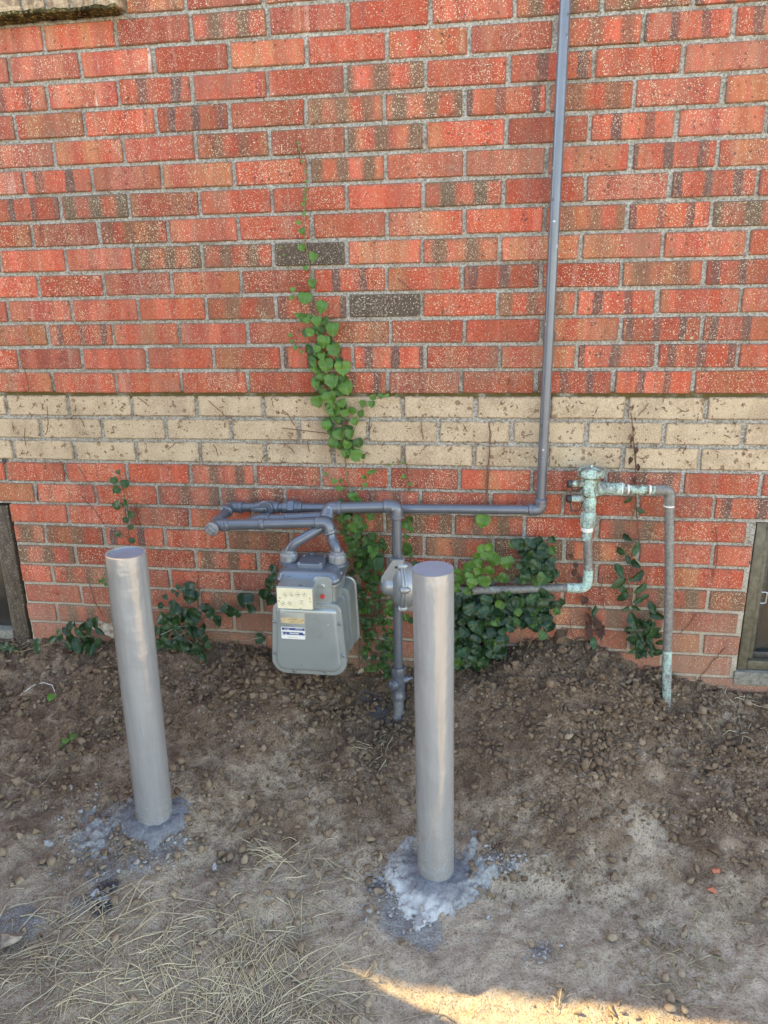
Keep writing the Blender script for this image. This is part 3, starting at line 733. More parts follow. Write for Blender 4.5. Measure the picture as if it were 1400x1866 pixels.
def inside(px, py, poly):
    n = len(poly); r = np.zeros(px.shape, bool); j = n-1
    for i in range(n):
        xi, yi = poly[i]; xj, yj = poly[j]
        c = ((yi > py) != (yj > py)) & (px < (xj-xi)*(py-yi)/(yj-yi+1e-12)+xi); r ^= c; j = i
    return r
def footing(label, poly_px, base, paint_r, seed, white):
    poly = [G(*p)[:2] for p in poly_px]; pa = np.array(poly)
    s = .004
    xs = np.arange(pa[:, 0].min()-.03, pa[:, 0].max()+.03, s); ys = np.arange(pa[:, 1].min()-.03, pa[:, 1].max()+.03, s)
    X, Y = np.meshgrid(xs, ys, indexing='ij')
    wx = X+.022*(fbm(X*30, Y*30, seed, 4)-.5)*2; wy = Y+.022*(fbm(X*30, Y*30, seed+5, 4)-.5)*2
    dist = np.full(X.shape, 9.)
    for i in range(len(poly)):
        a = np.array(poly[i]); b = np.array(poly[(i+1) % len(poly)]); e = b-a
        t = np.clip(((wx-a[0])*e[0]+(wy-a[1])*e[1])/(e@e), 0, 1)
        dist = np.minimum(dist, np.hypot(wx-a[0]-t*e[0], wy-a[1]-t*e[1]))
    ins = inside(wx, wy, poly); sg = np.where(ins, dist, -dist)
    rb = np.hypot(X-base[0], Y-base[1])
    lump = fbm(X*45, Y*45, seed+9, 4)
    crag = np.abs(fbm(X*38, Y*38, seed+21, 3)-.5)*2
    Z = tz(X, Y)+.022*sst(-.008, .030, sg)*(.7+.35*crag)-.012+.016*(lump-.45)*sst(.0, .02, sg)+.012*(fbm(X*130, Y*130, seed+2, 2)-.5)
    smooth_zone = sst(.10, .055, rb)
    zc = float(tz(base[0], base[1]))
    Z = Z*(1-smooth_zone*.75)+smooth_zone*.75*(zc+.017+.010*(lump-.5)-.12*(rb-.05))
    keep = sg > -.010
    I = np.arange(X.size).reshape(X.shape); Q = np.stack([I[:-1, :-1], I[1:, :-1], I[1:, 1:], I[:-1, 1:]], -1).reshape(-1, 4)
    k = keep.ravel()[Q].all(1)
    pr_ = np.clip(1.25-rb/paint_r, 0, 1)+.15*(lump-.5)
    wc = G(*white); wt = np.exp(-((X-wc[0])**2+(Y-wc[1])**2)/(2*.075**2))*(1.0 if seed == 11 else .30)
    soil = np.clip(.9-sg/.02, 0, 1)*.85*sst(.05, .09, rb)
    used = np.unique(Q[k]); rm = -np.ones(X.size, int); rm[used] = np.arange(len(used))
    V = np.stack([X, Y, Z], -1).reshape(-1, 3)[used]
    gm = np.stack([pr_, wt, soil], -1).reshape(-1, 3)[used]
    o = np_mesh('concrete_footing', V, rm[Q[k]], M_foot, {'gm': ('FLOAT_VECTOR', gm)})
    tag(o, label, 'footing', 'concrete footings of the bollards')
def z7(x, y): return (600+x/3.5, 1380+y/3.5)
def z8(x, y): return (60+x/4.118, 1350+y/4.118)
footing('pale broken concrete footing with bluish overspray at the base of the right bollard',
        [z7(*q) for q in ((265, 740), (395, 570), (470, 510), (560, 470), (780, 470), (830, 560), (890, 430), (990, 420), (1000, 600), (1110, 620), (1120, 760), (1000, 900), (890, 1010), (740, 1040), (650, 1110), (560, 1140), (480, 1100), (380, 950), (330, 860))], BR_B, .105, 11, z7(520, 960))
footing('grey crumbling concrete footing with blue overspray at the base of the left bollard',
        [z8(*q) for q in ((640, 470), (760, 380), (1000, 330), (1170, 350), (1220, 480), (1200, 620), (1120, 720), (1000, 760), (880, 850), (820, 800), (740, 720), (600, 720), (570, 900), (520, 980), (380, 860), (270, 820), (270, 730), (380, 700), (340, 560), (420, 450), (520, 560))], BL_B, .115, 17, z8(380, 740))

# ------------------------------------------------------------------ loose soil
def ico(sub):
    bm = bmesh.new(); bmesh.ops.create_icosphere(bm, subdivisions=sub, radius=1); bm.verts.index_update()
    V = np.array([v.co[:] for v in bm.verts]); Q = np.array([[v.index for v in f.verts] for f in bm.faces]); bm.free(); return V, Q
IC1, IQ1 = ico(1); IC2, IQ2 = ico(2); IC3, IQ3 = ico(3)
def lump_shape(IC, seed, amp=.35, ang=True):
    r = np.random.default_rng(seed); V = IC.copy()
    for _ in range(9):
        n = r.normal(size=3); n /= np.linalg.norm(n); d = r.uniform(.22, .62)
        s = V@n; V = V-np.outer(np.clip(s-d, 0, None)*.97, n)
    V *= (1+amp*(r.random((len(V), 1))-.5)*1.1)
    return V*r.uniform(.8, 1.5, 3)
def clods():
    r = np.random.default_rng(12); Vs, Qs, As = [], [], []; n0 = 0
    LO = [lump_shape(IC1, i) for i in range(12)]; HI = [lump_shape(IC2, 40+i) for i in range(12)]
    def put(x, y, s, tone, cem=0.):
        nonlocal n0
        hi = s > .0055; T = (HI if hi else LO)[r.integers(12)]; Qx = IQ2 if hi else IQ1
        a = r.random()*6.28; c_, s_ = math.cos(a), math.sin(a)
        V = T@np.array([[c_, -s_, 0], [s_, c_, 0], [0, 0, r.uniform(.6, .95)]])*s
        V = V+np.array([x, y, float(hz(x, y))+s*r.uniform(.25, .6)])
        Vs.append(V); Qs.append(Qx+n0); n0 += len(V); As.append(np.tile((tone, cem, 0), (len(V), 1)))
    xs = r.uniform(-1.35, 1.45, 200000); ys = -r.random(200000)**1.15*1.2
    lo = look(GL, xs, ys); cl = fbm(xs*6, ys*6, 30, 3)
    ok = r.random(200000) < (.42+.58*lo)*(sst(.30, .60, cl)+.15)
    for x, y, l in list(zip(xs[ok], ys[ok], lo[ok]))[:62000]:
        s = min(.0135, .00140*(r.pareto(2.05)+1)*(.65+.6*l))
        put(x, y, s, min(1, max(0, (1-l)*.85+r.normal(0, .2)+.04)))
    # coarser heaps seen in the photograph: centre px, spread, count, size
    for px, py, sx, sy, n, s0 in [(1110, 1330, 60, 40, 90, .009), (1080, 1390, 60, 40, 70, .009), (1190, 1270, 60, 30, 90, .008), (1290, 1330, 70, 60, 160, .006),
                                  (1260, 1490, 80, 25, 130, .007), (1120, 1230, 110, 30, 120, .007), (540, 1250, 60, 25, 60, .010), (300, 1250, 90, 40, 160, .006),
                                  (180, 1340, 80, 40, 170, .006), (120, 1250, 90, 40, 130, .006), (440, 1320, 80, 60, 160, .006), (960, 1260, 110, 50, 150, .006),
                                  (1000, 1420, 80, 50, 90, .006), (680, 1400, 50, 50, 60, .006), (1330, 1400, 60, 60, 110, .006)]:
        for _ in range(int(n*1.6)):
            p = G(px+r.normal()*sx*.75, py+r.normal()*sy*.75)
            if p[1] > -.01: continue
            put(p[0], p[1], min(.019, s0*(.30+1.05*r.random()**1.5)*(1+.25*r.pareto(3))), min(1, max(0, r.normal(.16, .26))))
    # cement crumbs
    for px, py, sx, sy, n in [(150, 1500, 40, 60, 60), (240, 1560, 70, 30, 60), (180, 1640, 40, 20, 40), (905, 1575, 50, 28, 90), (735, 1660, 55, 35, 90), (700, 1615, 30, 20, 40), (820, 1520, 60, 15, 30), (250, 1520, 60, 30, 60), (130, 1560, 40, 40, 40), (985, 1735, 25, 18, 30), (780, 1580, 40, 20, 30), (300, 1540, 40, 20, 30), (870, 1660, 60, 40, 14), (400, 1640, 80, 50, 12)]:
        for _ in range(n):
            p = G(px+r.normal()*sx*.6, py+r.normal()*sy*.6); put(p[0], p[1], min(.012, r.uniform(.0018, .006)*(1+.3*r.pareto(3))), .5, r.uniform(.4, 1))
    o = np_mesh('soil_crumbs', np.concatenate(Vs), np.concatenate(Qs), M_clod, {'cm': ('FLOAT_VECTOR', np.concatenate(As))}, smooth=False)
    tag(o, 'loose brown soil crumbs and cement bits strewn over the ground', 'soil', kind='stuff')
clods()

def stone(name, label, cat, px, py, sx, sy, sz, mat, seed, group=None, sink=.35):
    p = G(px, py); V = lump_shape(IC3, seed, .12)*np.array([sx, sy, sz])
    V += .10*min(sx, sz)*(vn(V[:, 0]*300+seed, V[:, 1]*300+V[:, 2]*200)-.5)[:, None]
    mb = MB(); mb.add(V+np.array([p[0], p[1], p[2]+sz*(1-sink)]), IQ3.tolist())
    o = mb.build(name, mat, None, smooth=50, org=p); tag(o, label, cat, group); return o
stone('brick_chip', 'small orange brick chip lying on the dirt, the upper of two', 'brick chip', 1301, 1588, .010, .009, .008, M_chip, 101, 'brick chips on the dirt')
stone('brick_chip', 'larger orange brick chip on the dirt, the lower of two', 'brick chip', 1298, 1624, .014, .011, .009, M_chip, 102, 'brick chips on the dirt')
stone('stone', 'round brown stone at the left edge among the straw', 'stone', 16, 1722, .030, .028, .022, M_stone, 103)
stone('stone', 'smooth grey oval stone right of the white string', 'stone', 184, 1314, .013, .017, .012, M_stone, 104)
stone('soil_clod', 'large flat clod of earth under the gas meter, right hand one', 'clod', 545, 1250, .030, .022, .018, M_clod, 105, 'big earth clods')
stone('soil_clod', 'brown clod of earth under the gas meter, left hand one', 'clod', 513, 1250, .022, .018, .015, M_clod, 106, 'big earth clods')
stone('soil_clod', 'big crumbly earth clod against the wall beside the dark creeper bush', 'clod', 1022, 1172, .030, .026, .024, M_clod, 107, 'big earth clods')
stone('soil_clod', 'flat earth clod at right, near the two brick chips', 'clod', 1300, 1550, .030, .022, .010, M_clod, 108, 'big earth clods')
stone('soil_clod', 'pale lump of earth on the slope left of the copper drop pipe', 'clod', 1125, 1200, .022, .018, .014, M_clod, 109, 'big earth clods')
stone('soil_clod', 'earth clod just below the bottom clods of the gas meter', 'clod', 533, 1290, .018, .016, .014, M_clod, 110, 'big earth clods')
stone('cement_lump', 'white lump of cement below the left bollard', 'cement lump', 227, 1592, .014, .011, .011, M_sillc, 111)
stone('wood_chunk', 'pale rotten chunk of wood behind the left bollard', 'wood', 196, 1160, .034, .03, .042, M_rot, 112, sink=.4)

# ------------------------------------------------------------------ gas pipes
RP = .0134
def V3(*a): return np.array(a, float)
def collar(mb, c, d, r=RP, ln=.010, k=1.36):
    d = np.array(d, float); d /= np.linalg.norm(d)
    mb.lathe([(r*1.2, -.002), (r*k, 0), (r*k, ln*.75), (r*1.2, ln), (r*1.0, ln+.001)], np.array(c)-d*ln*.0, d, 24)
def elbow(name, c, d1, d2, parent, r=RP, R=.022, mat=None):
    c = np.array(c, float); d1 = np.array(d1, float)/np.linalg.norm(d1); d2 = np.array(d2, float)/np.linalg.norm(d2)
    mb = MB(); mb.tube(arc_path([c+d1*(R+.006), c, c+d2*(R+.006)], R, 9), r*1.24, 22)
    for d in (d1, d2): collar(mb, c+d*(R+.001), d, r)
    return mb.build(name, mat or M_pipe, parent)
Yh = -.042
hz0 = P(985, 929, Yh); hA = P(420, 924, Yh)
HC = V3(hz0[0], Yh, hz0[2]); HA = V3(hA[0], Yh, hA[2])
top = P(1031, 0, Yh)
TEE = P(392, 957, -.17)
hp = thing('house_gas_pipe', 'grey painted gas pipe running up the wall and along behind the meter', 'pipe', HC)
mb = MB(); mb.tube([HC+(0, 0, .02), V3(HC[0], Yh, .45), V3(HC[0], Yh, 1.7)], RP, 20); mb.build('riser_pipe', M_pipe, hp)
UN = P(533, 922, Yh); VA = P(488, 920, Yh)
line = lambda x: HA+(HC-HA)*((x-HA[0])/(HC[0]-HA[0]))
mb = MB(); mb.tube([line(HC[0]-.02), line(UN[0]+.01)], RP, 20); mb.build('run_pipe', M_pipe, hp)
mb = MB(); mb.tube([line(UN[0]-.01), line(HA[0]+.02)], RP, 20); mb.build('run_pipe', M_pipe, hp)
elbow('elbow', HC, (-1, 0, 0), (0, 0, 1), hp); elbow('elbow', HA, (1, 0, 0), TEE-HA, hp, R=.028)
ax = (HC-HA)/np.linalg.norm(HC-HA)
mb = MB(); mb.lathe([(RP, -.028), (.0185, -.026), (.0185, -.013), (.020, -.012), (.020, .018), (.0175, .020), (.0175, .030), (RP, .031)], line(UN[0]), ax, 24); u_ = mb.build('union', M_pipe, hp)
mb = MB(); mb.lathe([(.022, -.0102), (.0262, -.0085), (.0262, .0085), (.022, .0102)], line(UN[0]), ax, 6); mb.build('union_nut', M_pipe, u_, smooth=20)
mb = MB(); c = line(VA[0])
mb.lathe([(RP, -.036), (.0172, -.034), (.0172, -.022), (.0195, -.014), (.0195, .014), (.0172, .022), (.0172, .034), (RP, .036)], c, ax, 24); va = mb.build('valve', M_pipe, hp)
mb = MB(); mb.lathe([(.012, .0), (.012, .016), (.0235, .017), (.0235, .027), (.021, .0295), (0, .0295)], c+(0, 0, .003), (0, -1, 0), 28); mb.build('valve_head', M_pipe, va)
mb = MB(); mb.box((c[0]-.040, c[1]-.040, c[2]-.002), (c[0]+.008, c[1]-.030, c[2]+.009), .002); lv = mb.build('valve_lever', M_pipe, va)
mb = MB(); mb.lathe([(.0032, 0), (.0032, .0015), (0, .0015)], (c[0]+.002, c[1]-.0402, c[2]+.0035), (0, -1, 0), 12); mb.build('lever_hole', M_black, va)
mb = MB(); q_ = P(1010, 612, -.006); mb.box((q_[0]-.009, -.012, q_[2]-.012), (q_[0]+.003, -.001, q_[2]+.012), .002); mb.build('strap_nail', M_darksteel, hp)
# run towards the camera, tee with hexagon plug
d = (TEE-HA)/np.linalg.norm(TEE-HA)
mb = MB(); mb.tube([HA+d*.028, TEE-d*.016], RP, 20); mb.build('short_pipe', M_pipe, hp)
OUTE = P(597, 952, -.17); od = (OUTE-TEE)/np.linalg.norm(OUTE-TEE)
mb = MB(); mb.tube([TEE-d*.030, TEE+d*.022], RP*1.3, 22); mb.tube([TEE, TEE+od*.030], RP*1.26, 22); collar(mb, TEE+od*.022, od); collar(mb, TEE-d*.020, -d); tee = mb.build('tee', M_pipe, hp)
mb = MB(); mb.lathe([(.016, .022), (.0195, .0225), (.0195, .029), (.0165, .0305)], TEE, d, 24); mb.build('plug_ring', M_nut, tee)
mb = MB(); mb.lathe([(.0135, .030), (.0135, .040), (.0115, .042), (0, .042)], TEE, d, 4); mb.build('plug', M_nut, tee, smooth=15)
mb = MB(); mb.tube([TEE+od*.026, TEE+od*.145], RP*1.12, 20); collar(mb, TEE+od*.030, od, RP, .012, 1.3); collar(mb, TEE+od*.133, od, RP, .012, 1.28); mb.build('coupling', M_pipe, hp)
mb = MB(); mb.tube([TEE+od*.14, OUTE-od*.02], RP, 20); mb.build('outlet_pipe', M_pipe, hp)
XM, YM = -.0905, -.19
NL = V3(-.159, YM, -.428); NR = V3(-.022, YM, -.426)
elbow('elbow', OUTE, -od, (.25, -.1, -1), hp)
dd = V3(.25, -.1, -1); dd /= np.linalg.norm(dd)
mb = MB(); mb.tube(arc_path([OUTE+dd*.026, OUTE+dd*.05+V3(0, 0, 0), NR+V3(-.002, 0, .035), NR], .016, 6), RP*1.02, 20); mb.build('swivel_bend', M_pipe, hp)
# second line behind, with its own elbow
B0 = P(472, 946, -.105); B1 = P(600, 940, -.105)
mb = MB(); mb.tube([B0+V3(.02, 0, 0), B1], RP*1.03, 18); collar(mb, B0+V3(.07, 0, .001), (1, 0, 0)); mb.build('bypass_pipe', M_pipe, hp)
elbow('elbow', B0, (1, 0, 0), (-.55, -.3, -.25), hp)

ip = thing('inlet_gas_pipe', 'grey painted service pipe rising from the soil to the meter inlet', 'pipe', G(727, 1318))
YR = -.125
E2 = P(723, 923, YR); E1 = P(600, 925, YR); RB = G(728, 1316)
RBp = P(727, 1316, YR); RX = E2[0]
mb = MB(); mb.tube([V3(RX, YR, E2[2]-.02), V3(RX, YR, P(727, 1225, YR)[2])], RP, 20); mb.build('riser_pipe', M_pipe, ip)
mb = MB(); mb.tube([V3(RX, YR, P(727, 1262, YR)[2]), V3(RX, YR, RBp[2]-.06)], RP*1.12, 20); mb.build('service_pipe', M_nut, ip)
mb = MB(); mb.tube([E2-V3(.02, 0, 0), E1+V3(.02, 0, 0)], RP*1.1, 20); mb.build('inlet_run', M_pipe, ip)
elbow('elbow', E2, (-1, 0, 0), (0, 0, -1), ip, RP*1.05, .024)
ed = V3(-.12, -.62, -.78); elbow('elbow', E1, (1, 0, 0), ed, ip, RP*1.08, .024)
ed /= np.linalg.norm(ed)
mb = MB(); mb.tube(arc_path([E1+ed*.03, E1+ed*.055, NL+V3(.018, -.002, .045), NL+V3(0, 0, .02), NL], .022, 6), RP*1.02, 20); mb.build('swivel_bend', M_pipe, ip)
vz = P(727, 1245, YR)[2]; vc = V3(RX, YR, vz)
mb = MB(); mb.lathe([(RP*1.05, .055), (.0185, .052), (.0215, .050), (.0215, .034), (.018, .028), (.0195, .012), (.0195, -.014), (.018, -.024), (.0205, -.03), (.0205, -.046), (RP*1.1, -.052)], vc, (0, 0, -1), 24); mb.lathe([(.0215, .030), (.0225, .034), (.0225, .052), (.0215, .055)], vc, (0, 0, 1), 8); sv_ = mb.build('stop_valve', M_pipe, ip)
mb = MB(); mb.lathe([(.015, 0), (.0165, .012), (.0165, .022), (.014, .024), (.014, .030), (.010, .033), (0, .033)], vc+V3(0, -.006, .004), (-.55, -.8, .05), 24); mb.build('valve_plug', M_pipe, sv_)
mb = MB(); mb.lathe([(.011, 0), (.011, .018), (.006, .024), (.004, .034), (0, .034)], vc+V3(.010, 0, .010), (.9, .1, .25), 18); mb.build('valve_stem', M_pipe, sv_)
mb = MB(); mb.lathe([(RP*1.1, .014), (.0205, .012), (.022, 0), (.021, -.022), (.017, -.03)], V3(RX, YR, RBp[2]+.012), (0, 0, 1), 20); mb.build('ground_collar', M_nut, ip)

# ------------------------------------------------------------------ pressure regulator
RC = V3(RX+.006, YR-.018, P(737, 1067, YR-.02)[2])
rg = thing('pressure_regulator', 'silver grey round gas pressure regulator half hidden by the right bollard', 'regulator', RC)
axr = V3(.95, .30, -.04); axr /= np.linalg.norm(axr)
M_reg = paint('regulator_casting', (.36, .375, .38), .36, .45, .12)
mb = MB(); mb.lathe([(0, -.052), (.014, -.051), (.024, -.044), (.028, -.032), (.031, -.022), (.046, -.018), (.060, -.010), (.064, -.003)], RC, axr, 44); mb.build('lower_housing', M_reg, rg)
mb = MB(); mb.lathe([(.060, -.004), (.0705, -.003), (.0715, 0), (.0705, .002), (.068, .0025), (.068, .0045), (.0705, .005), (.0715, .007), (.0705, .010), (.060, .0105)], RC, axr, 44); fl_ = mb.build('flange', M_reg, rg)
mb = MB(); mb.lathe([(.066, .010), (.066, .022), (.062, .034), (.052, .040), (.034, .042), (.034, .052), (.030, .056), (.022, .057), (.022, .075), (.018, .080), (0, .080)], RC, axr, 44); mb.build('spring_housing', M_reg, rg)
up_ = V3(0, 0, 1)-axr*axr[2]; up_ /= np.linalg.norm(up_); sd_v = np.cross(axr, up_)
for k in range(6):
    a = math.radians(k*60+20); q = RC+.0685*(math.cos(a)*up_+math.sin(a)*sd_v)
    mb = MB(); mb.lathe([(.0085, -.009), (.0095, -.007), (.0095, .013), (.0085, .0145)], q, axr, 16); lg = mb.build('lug', M_reg, rg)
    mb = MB(); mb.lathe([(.0048, .0145), (.0048, .019), (0, .019)], q, axr, 6); mb.build('bolt', M_nut, lg, smooth=20)
pts = [P(*q, YR-.045) for q in ((735, 1021), (716, 1021), (711, 1027), (695, 1052), (694, 1060), (699, 1066), (712, 1066), (737, 1052))]
o0 = pts[0]; fr = (o0, V3(1, 0, 0), V3(0, 0, 1), V3(0, 1, 0))
mb = MB(); mb.slab([(p[0]-o0[0], p[2]-o0[2]) for p in pts], [(.0012, 0), (0, .0012), (0, .007), (.001, .008)], fr); pl = mb.build('inlet_flange', M_reg, rg, smooth=25)
for px, py in ((722, 1034), (699, 1058)):
    q = P(px, py, YR-.0455); mb = MB(); mb.lathe([(.0036, 0), (.0036, .0015), (0, .0015)], q, (0, -1, 0), 14); mb.build('bolt_hole', M_black if px > 710 else M_nut, pl)
mb = MB(); mb.lathe([(.019, -.012), (.0225, -.010), (.0225, .010), (.019, .012)], V3(RX, YR, P(727, 1024, YR)[2]), (0, 0, 1), 10); mb.build('inlet_nut', M_reg, rg, smooth=20)
mb = MB(); mb.box((RC[0]+.004, RC[1]-.02, RC[2]-.072), (RC[0]+.075, RC[1]+.03, RC[2]-.045), .006); mb.build('outlet_body', M_reg, rg)

# ------------------------------------------------------------------ gas meter
gm_ = thing('gas_meter', 'grey residential gas meter with cream dial plate hanging from the pipes', 'gas meter', (XM, YM, -.72))
def rrect(x0, x1, z0, z1, r, n=5, taper=0.0, rb=None):
    rb = rb or r; cs = [(x1-r-taper, z1-r, 0, r), (x0+r+taper, z1-r, 90, r), (x0+rb, z0+rb, 180, rb), (x1-rb, z0+rb, 270, rb)]; out = []
    for cx, cz, a0, rr in cs:
        for k in range(n+1):
            a = math.radians(a0+90*k/n); out.append((cx+rr*math.cos(a), cz+rr*math.sin(a)))
    return out
FXZ = lambda y, s=-1: ((0, y, 0), (1, 0, 0), (0, 0, 1), (0, s, 0))
Yf = -.285                                                       # plane of the front cover flange
f_tl = P(499, 1100, Yf); f_bl = P(497.5, 1205, Yf); f_br = P(633, 1207, Yf); f_b = P(565, 1227, Yf); f_t = P(565, 1098, Yf)
FX0, FX1, FZ0, FZ1 = f_bl[0], f_br[0], f_b[2], f_t[2]
# casing: upper body and the two pans
mb = MB(); mb.slab(rrect(XM-.077, XM+.077, YM-.075, YM+.075, .020), [(0, -.70), (0, -.473)], ((0, 0, 0), (1, 0, 0), (0, 1, 0), (0, 0, 1))); mb.build('casing', M_meter, gm_)
mb = MB(); mb.slab(rrect(XM-.082, XM+.082, YM-.080, YM+.080, .024), [(.0, -.480), (-.003, -.477), (-.003, -.471), (.0, -.468)], ((0, 0, 0), (1, 0, 0), (0, 1, 0), (0, 0, 1))); mb.build('casing_flange', M_meter, gm_)
mb = MB(); mb.slab(rrect(XM-.088, XM+.088, YM-.088, YM+.088, .030, 7), [(.004, -.4705), (0, -.467), (0, -.458), (.003, -.455), (.006, -.447), (.012, -.439), (.024, -.4355)], ((0, 0, 0), (1, 0, 0), (0, 1, 0), (0, 0, 1))); tc = mb.build('top_cover', M_metertop, gm_, smooth=60)
mb = MB(); mb.slab(rrect(XM-.036, XM+.038, YM-.052, YM+.020, .008), [(0, -.440), (0, -.427), (.003, -.424)], ((0, 0, 0), (1, 0, 0), (0, 1, 0), (0, 0, 1))); hc = mb.build('hand_hole_plate', M_metertop, tc, smooth=40)
for dx, dy in ((-.029, -.045), (.031, -.045), (-.029, .013), (.031, .013)):
    mb = MB(); mb.lathe([(.004, 0), (.004, .002), (.003, .003), (0, .003)], (XM+dx, YM+dy, -.424), (0, 0, 1), 12); mb.build('screw', M_nut, tc)
mb = MB(); mb.lathe([(.009, 0), (.009, .016), (.007, .018), (0, .018)], (XM-.012, YM+.03, -.437), (0, 0, 1), 16); mb.build('vent_stub', M_metertop, tc)
for dx, dy in ((-.045, -.080), (.035, -.081), (.079, -.030), (-.080, -.03), (.079, .05)):
    mb = MB(); mb.lathe([(.009, -.469), (.009, -.451), (.0075, -.449), (0, -.449)], (XM+dx, YM+dy, 0), (0, 0, 1), 16); bs_ = mb.build('cover_screw', M_metertop, tc)
for q, nm in ((NL, 'inlet_nut'), (NR, 'outlet_nut')):
    mb = MB(); mb.lathe([(.027, -.442), (.027, -.437), (.0235, -.4355), (.0235, -.433)], (q[0], q[1], 0), (0, 0, 1), 28); mb.build('spud', M_metertop, gm_)
    mb = MB(); mb.lathe([(.0215, -.434), (.0245, -.432), (.0245, -.415), (.0225, -.411), (.0195, -.409), (.0195, -.404), (.016, -.402)], (q[0], q[1], 0), (0, 0, 1), 12); mb.build(nm, M_nut, gm_, smooth=20)
# front and back diaphragm covers
OUT = rrect(FX0, FX1, FZ0, FZ1, .026, 7, taper=.010, rb=.042)
mb = MB(); mb.slab(OUT, [(.008, -.085), (.004, -.004), (0, -.003), (0, .005), (.002, .007), (.0125, .007), (.0145, .0115), (.018, .0135), (.024, .0145)], FXZ(Yf)); fc = mb.build('front_cover', M_meter, gm_, smooth=45)
OUTB = rrect(FX0+.006, FX1+.004, FZ0+.002, FZ1+.01, .026, 7, taper=.006, rb=.040)
mb = MB(); mb.slab(OUTB, [(.008, -.07), (.004, -.004), (0, -.003), (0, .004), (.004, .006), (.014, .030), (.03, .034)], FXZ(YM+.080, 1)); mb.build('back_cover', M_meter, gm_, smooth=45)
def screw(px, py, y=Yf-.007, r=.0052, parent=fc, mat=None):
    q = P(px, py, y); mb = MB(); mb.lathe([(r*1.25, -.003), (r*1.25, .001), (r, .0012), (r, .004), (r*.75, .0055), (0, .0055)], q, (0, -1, 0), 18); o = mb.build('screw', mat or M_nut, parent)
    mb = MB(); mb.lathe([(r*.32, .0055), (r*.32, .0062), (0, .0062)], q, (0, -1, 0), 8); mb.build('screw_recess', M_darksteel, parent)
for q in ((500.5, 1133), (619, 1137), (501.5, 1189), (627, 1195), (537, 1222), (593, 1223)): screw(*q)
# index box with glass-fronted dial plate
Yi = -.338
i_tl, i_tr, i_br, i_bl = P(503, 1069.5, Yi), P(570, 1071, Yi), P(572, 1112, Yi), P(504, 1110.5, Yi)
X0, X1, Z0, Z1 = i_tl[0], i_tr[0], i_br[2], i_tl[2]
mb = MB(); mb.slab(rrect(X0-.001, X1+.001, Z0-.001, Z1+.001, .004, 3), [(0, -.062), (0, -.002), (.0015, 0)], FXZ(Yi)); ib = mb.build('index_box', M_meter, gm_, smooth=30)
mb = MB(); mb.slab(rrect(X0+.002, X1-.002, Z0+.002, Z1-.002, .003, 3), [(0, 0), (0, .0012)], FXZ(Yi)); dp = mb.build('dial_plate', M_cream, ib, smooth=20)
mb = MB(); mb.slab(rrect(X1-.012, X1+.038, Z0-.006, Z1+.012, .014, 5), [(0, -.060), (0, -.052), (.001, -.051)], FXZ(Yi)); mb.build('index_lug', M_meter, ib, smooth=30)
screw(588.5, 1068, Yi+.052, .0055, ib, M_steel); screw(586, 1103, Yi+.052, .0048, ib)
q = P(588, 1087, Yi+.049); mb = MB(); mb.lathe([(.0062, -.002), (.0062, .003), (.0050, .0045), (.0018, .0045), (0, .0038)], q, (0, -1, 0), 20); mb.build('red_seal', M_red, ib)
def zi(x, y): return P(470+x/6.667, 980+y/6.667, Yi-.0012)
def dial(x, y, r, ang, dark):
    c = zi(x, y); m1 = M_ink if dark else M_inkf
    mb = MB(); n = 30; V = []; Fc = []
    for k in range(n):
        a = 2*math.pi*k/n
        for rr in (r, r*.90): V.append((c[0]+rr*math.cos(a), c[1]-.0004, c[2]+rr*math.sin(a)))
    for k in range(n): k2 = (k+1) % n; Fc.append((2*k, 2*k2, 2*k2+1, 2*k+1))
    mb.add(V, Fc); d_ = mb.build('dial_ring', m1, dp, smooth=0)
    mb = MB(); a = math.radians(ang); u = V3(math.cos(a), 0, math.sin(a)); v = V3(-math.sin(a), 0, math.cos(a)); c2 = c+V3(0, -.0007, 0)
    mb.add([c2-u*r*.35+v*r*.16, c2-u*r*.35-v*r*.16, c2+u*r*.8-v*.0003, c2+u*r*.8+v*.0003], [(0, 1, 2, 3)])
    mb.lathe([(r*.22, 0), (r*.22, .0004), (0, .0004)], c+V3(0, -.0004, 0), (0, -1, 0), 14); mb.build('dial_hand', M_ink, d_, smooth=0)
for x, a in ((330, -40), (405, -45), (485, 20), (562, 60)): dial(x, 690, .0066, a, False)
for x, a in ((305, 50), (390, 130)): dial(x, 798, .0058, a, True)
for x, y in ((268, 730), (630, 738), (258, 768), (640, 775)):
    c = zi(x, y); mb = MB(); mb.lathe([(.0028, 0), (.0028, .0006), (.0018, .0010), (0, .0010)], c, (0, -1, 0), 14); mb.build('plate_rivet', M_brass, dp)
def text(body, x, z, y, h, mat, parent, bold=0.0, width=None, align='CENTER'):
    cu = bpy.data.curves.new('text', 'FONT'); cu.body = body; cu.size = h; cu.align_x = align; cu.align_y = 'CENTER'; cu.offset = bold; cu.resolution_u = 2
    ob = bpy.data.objects.new('tmp', cu); COL.objects.link(ob); dg = bpy.context.evaluated_depsgraph_get()
    me = bpy.data.meshes.new_from_object(ob.evaluated_get(dg)); bpy.data.objects.remove(ob); me.name = 'lettering'
    xs = [v.co.x for v in me.vertices]; k = 1.0 if not width else width/(max(xs)-min(xs))
    o_ = np.array(parent['_o'])
    for v in me.vertices: v.co = Vector((x+v.co.x*k-o_[0], y-o_[1], z+v.co.y-o_[2]))
    me.materials.clear(); me.materials.append(mat); o = bpy.data.objects.new('lettering', me); COL.objects.link(o); o.parent = parent; o['_o'] = parent['_o']
    return o
c = zi(530, 768); text('CUBIC', c[0], c[2], c[1]-.0005, .0042, M_inkf, dp, .00008); c = zi(530, 798); text('FEET', c[0], c[2], c[1]-.0005, .0042, M_inkf, dp, .00008)
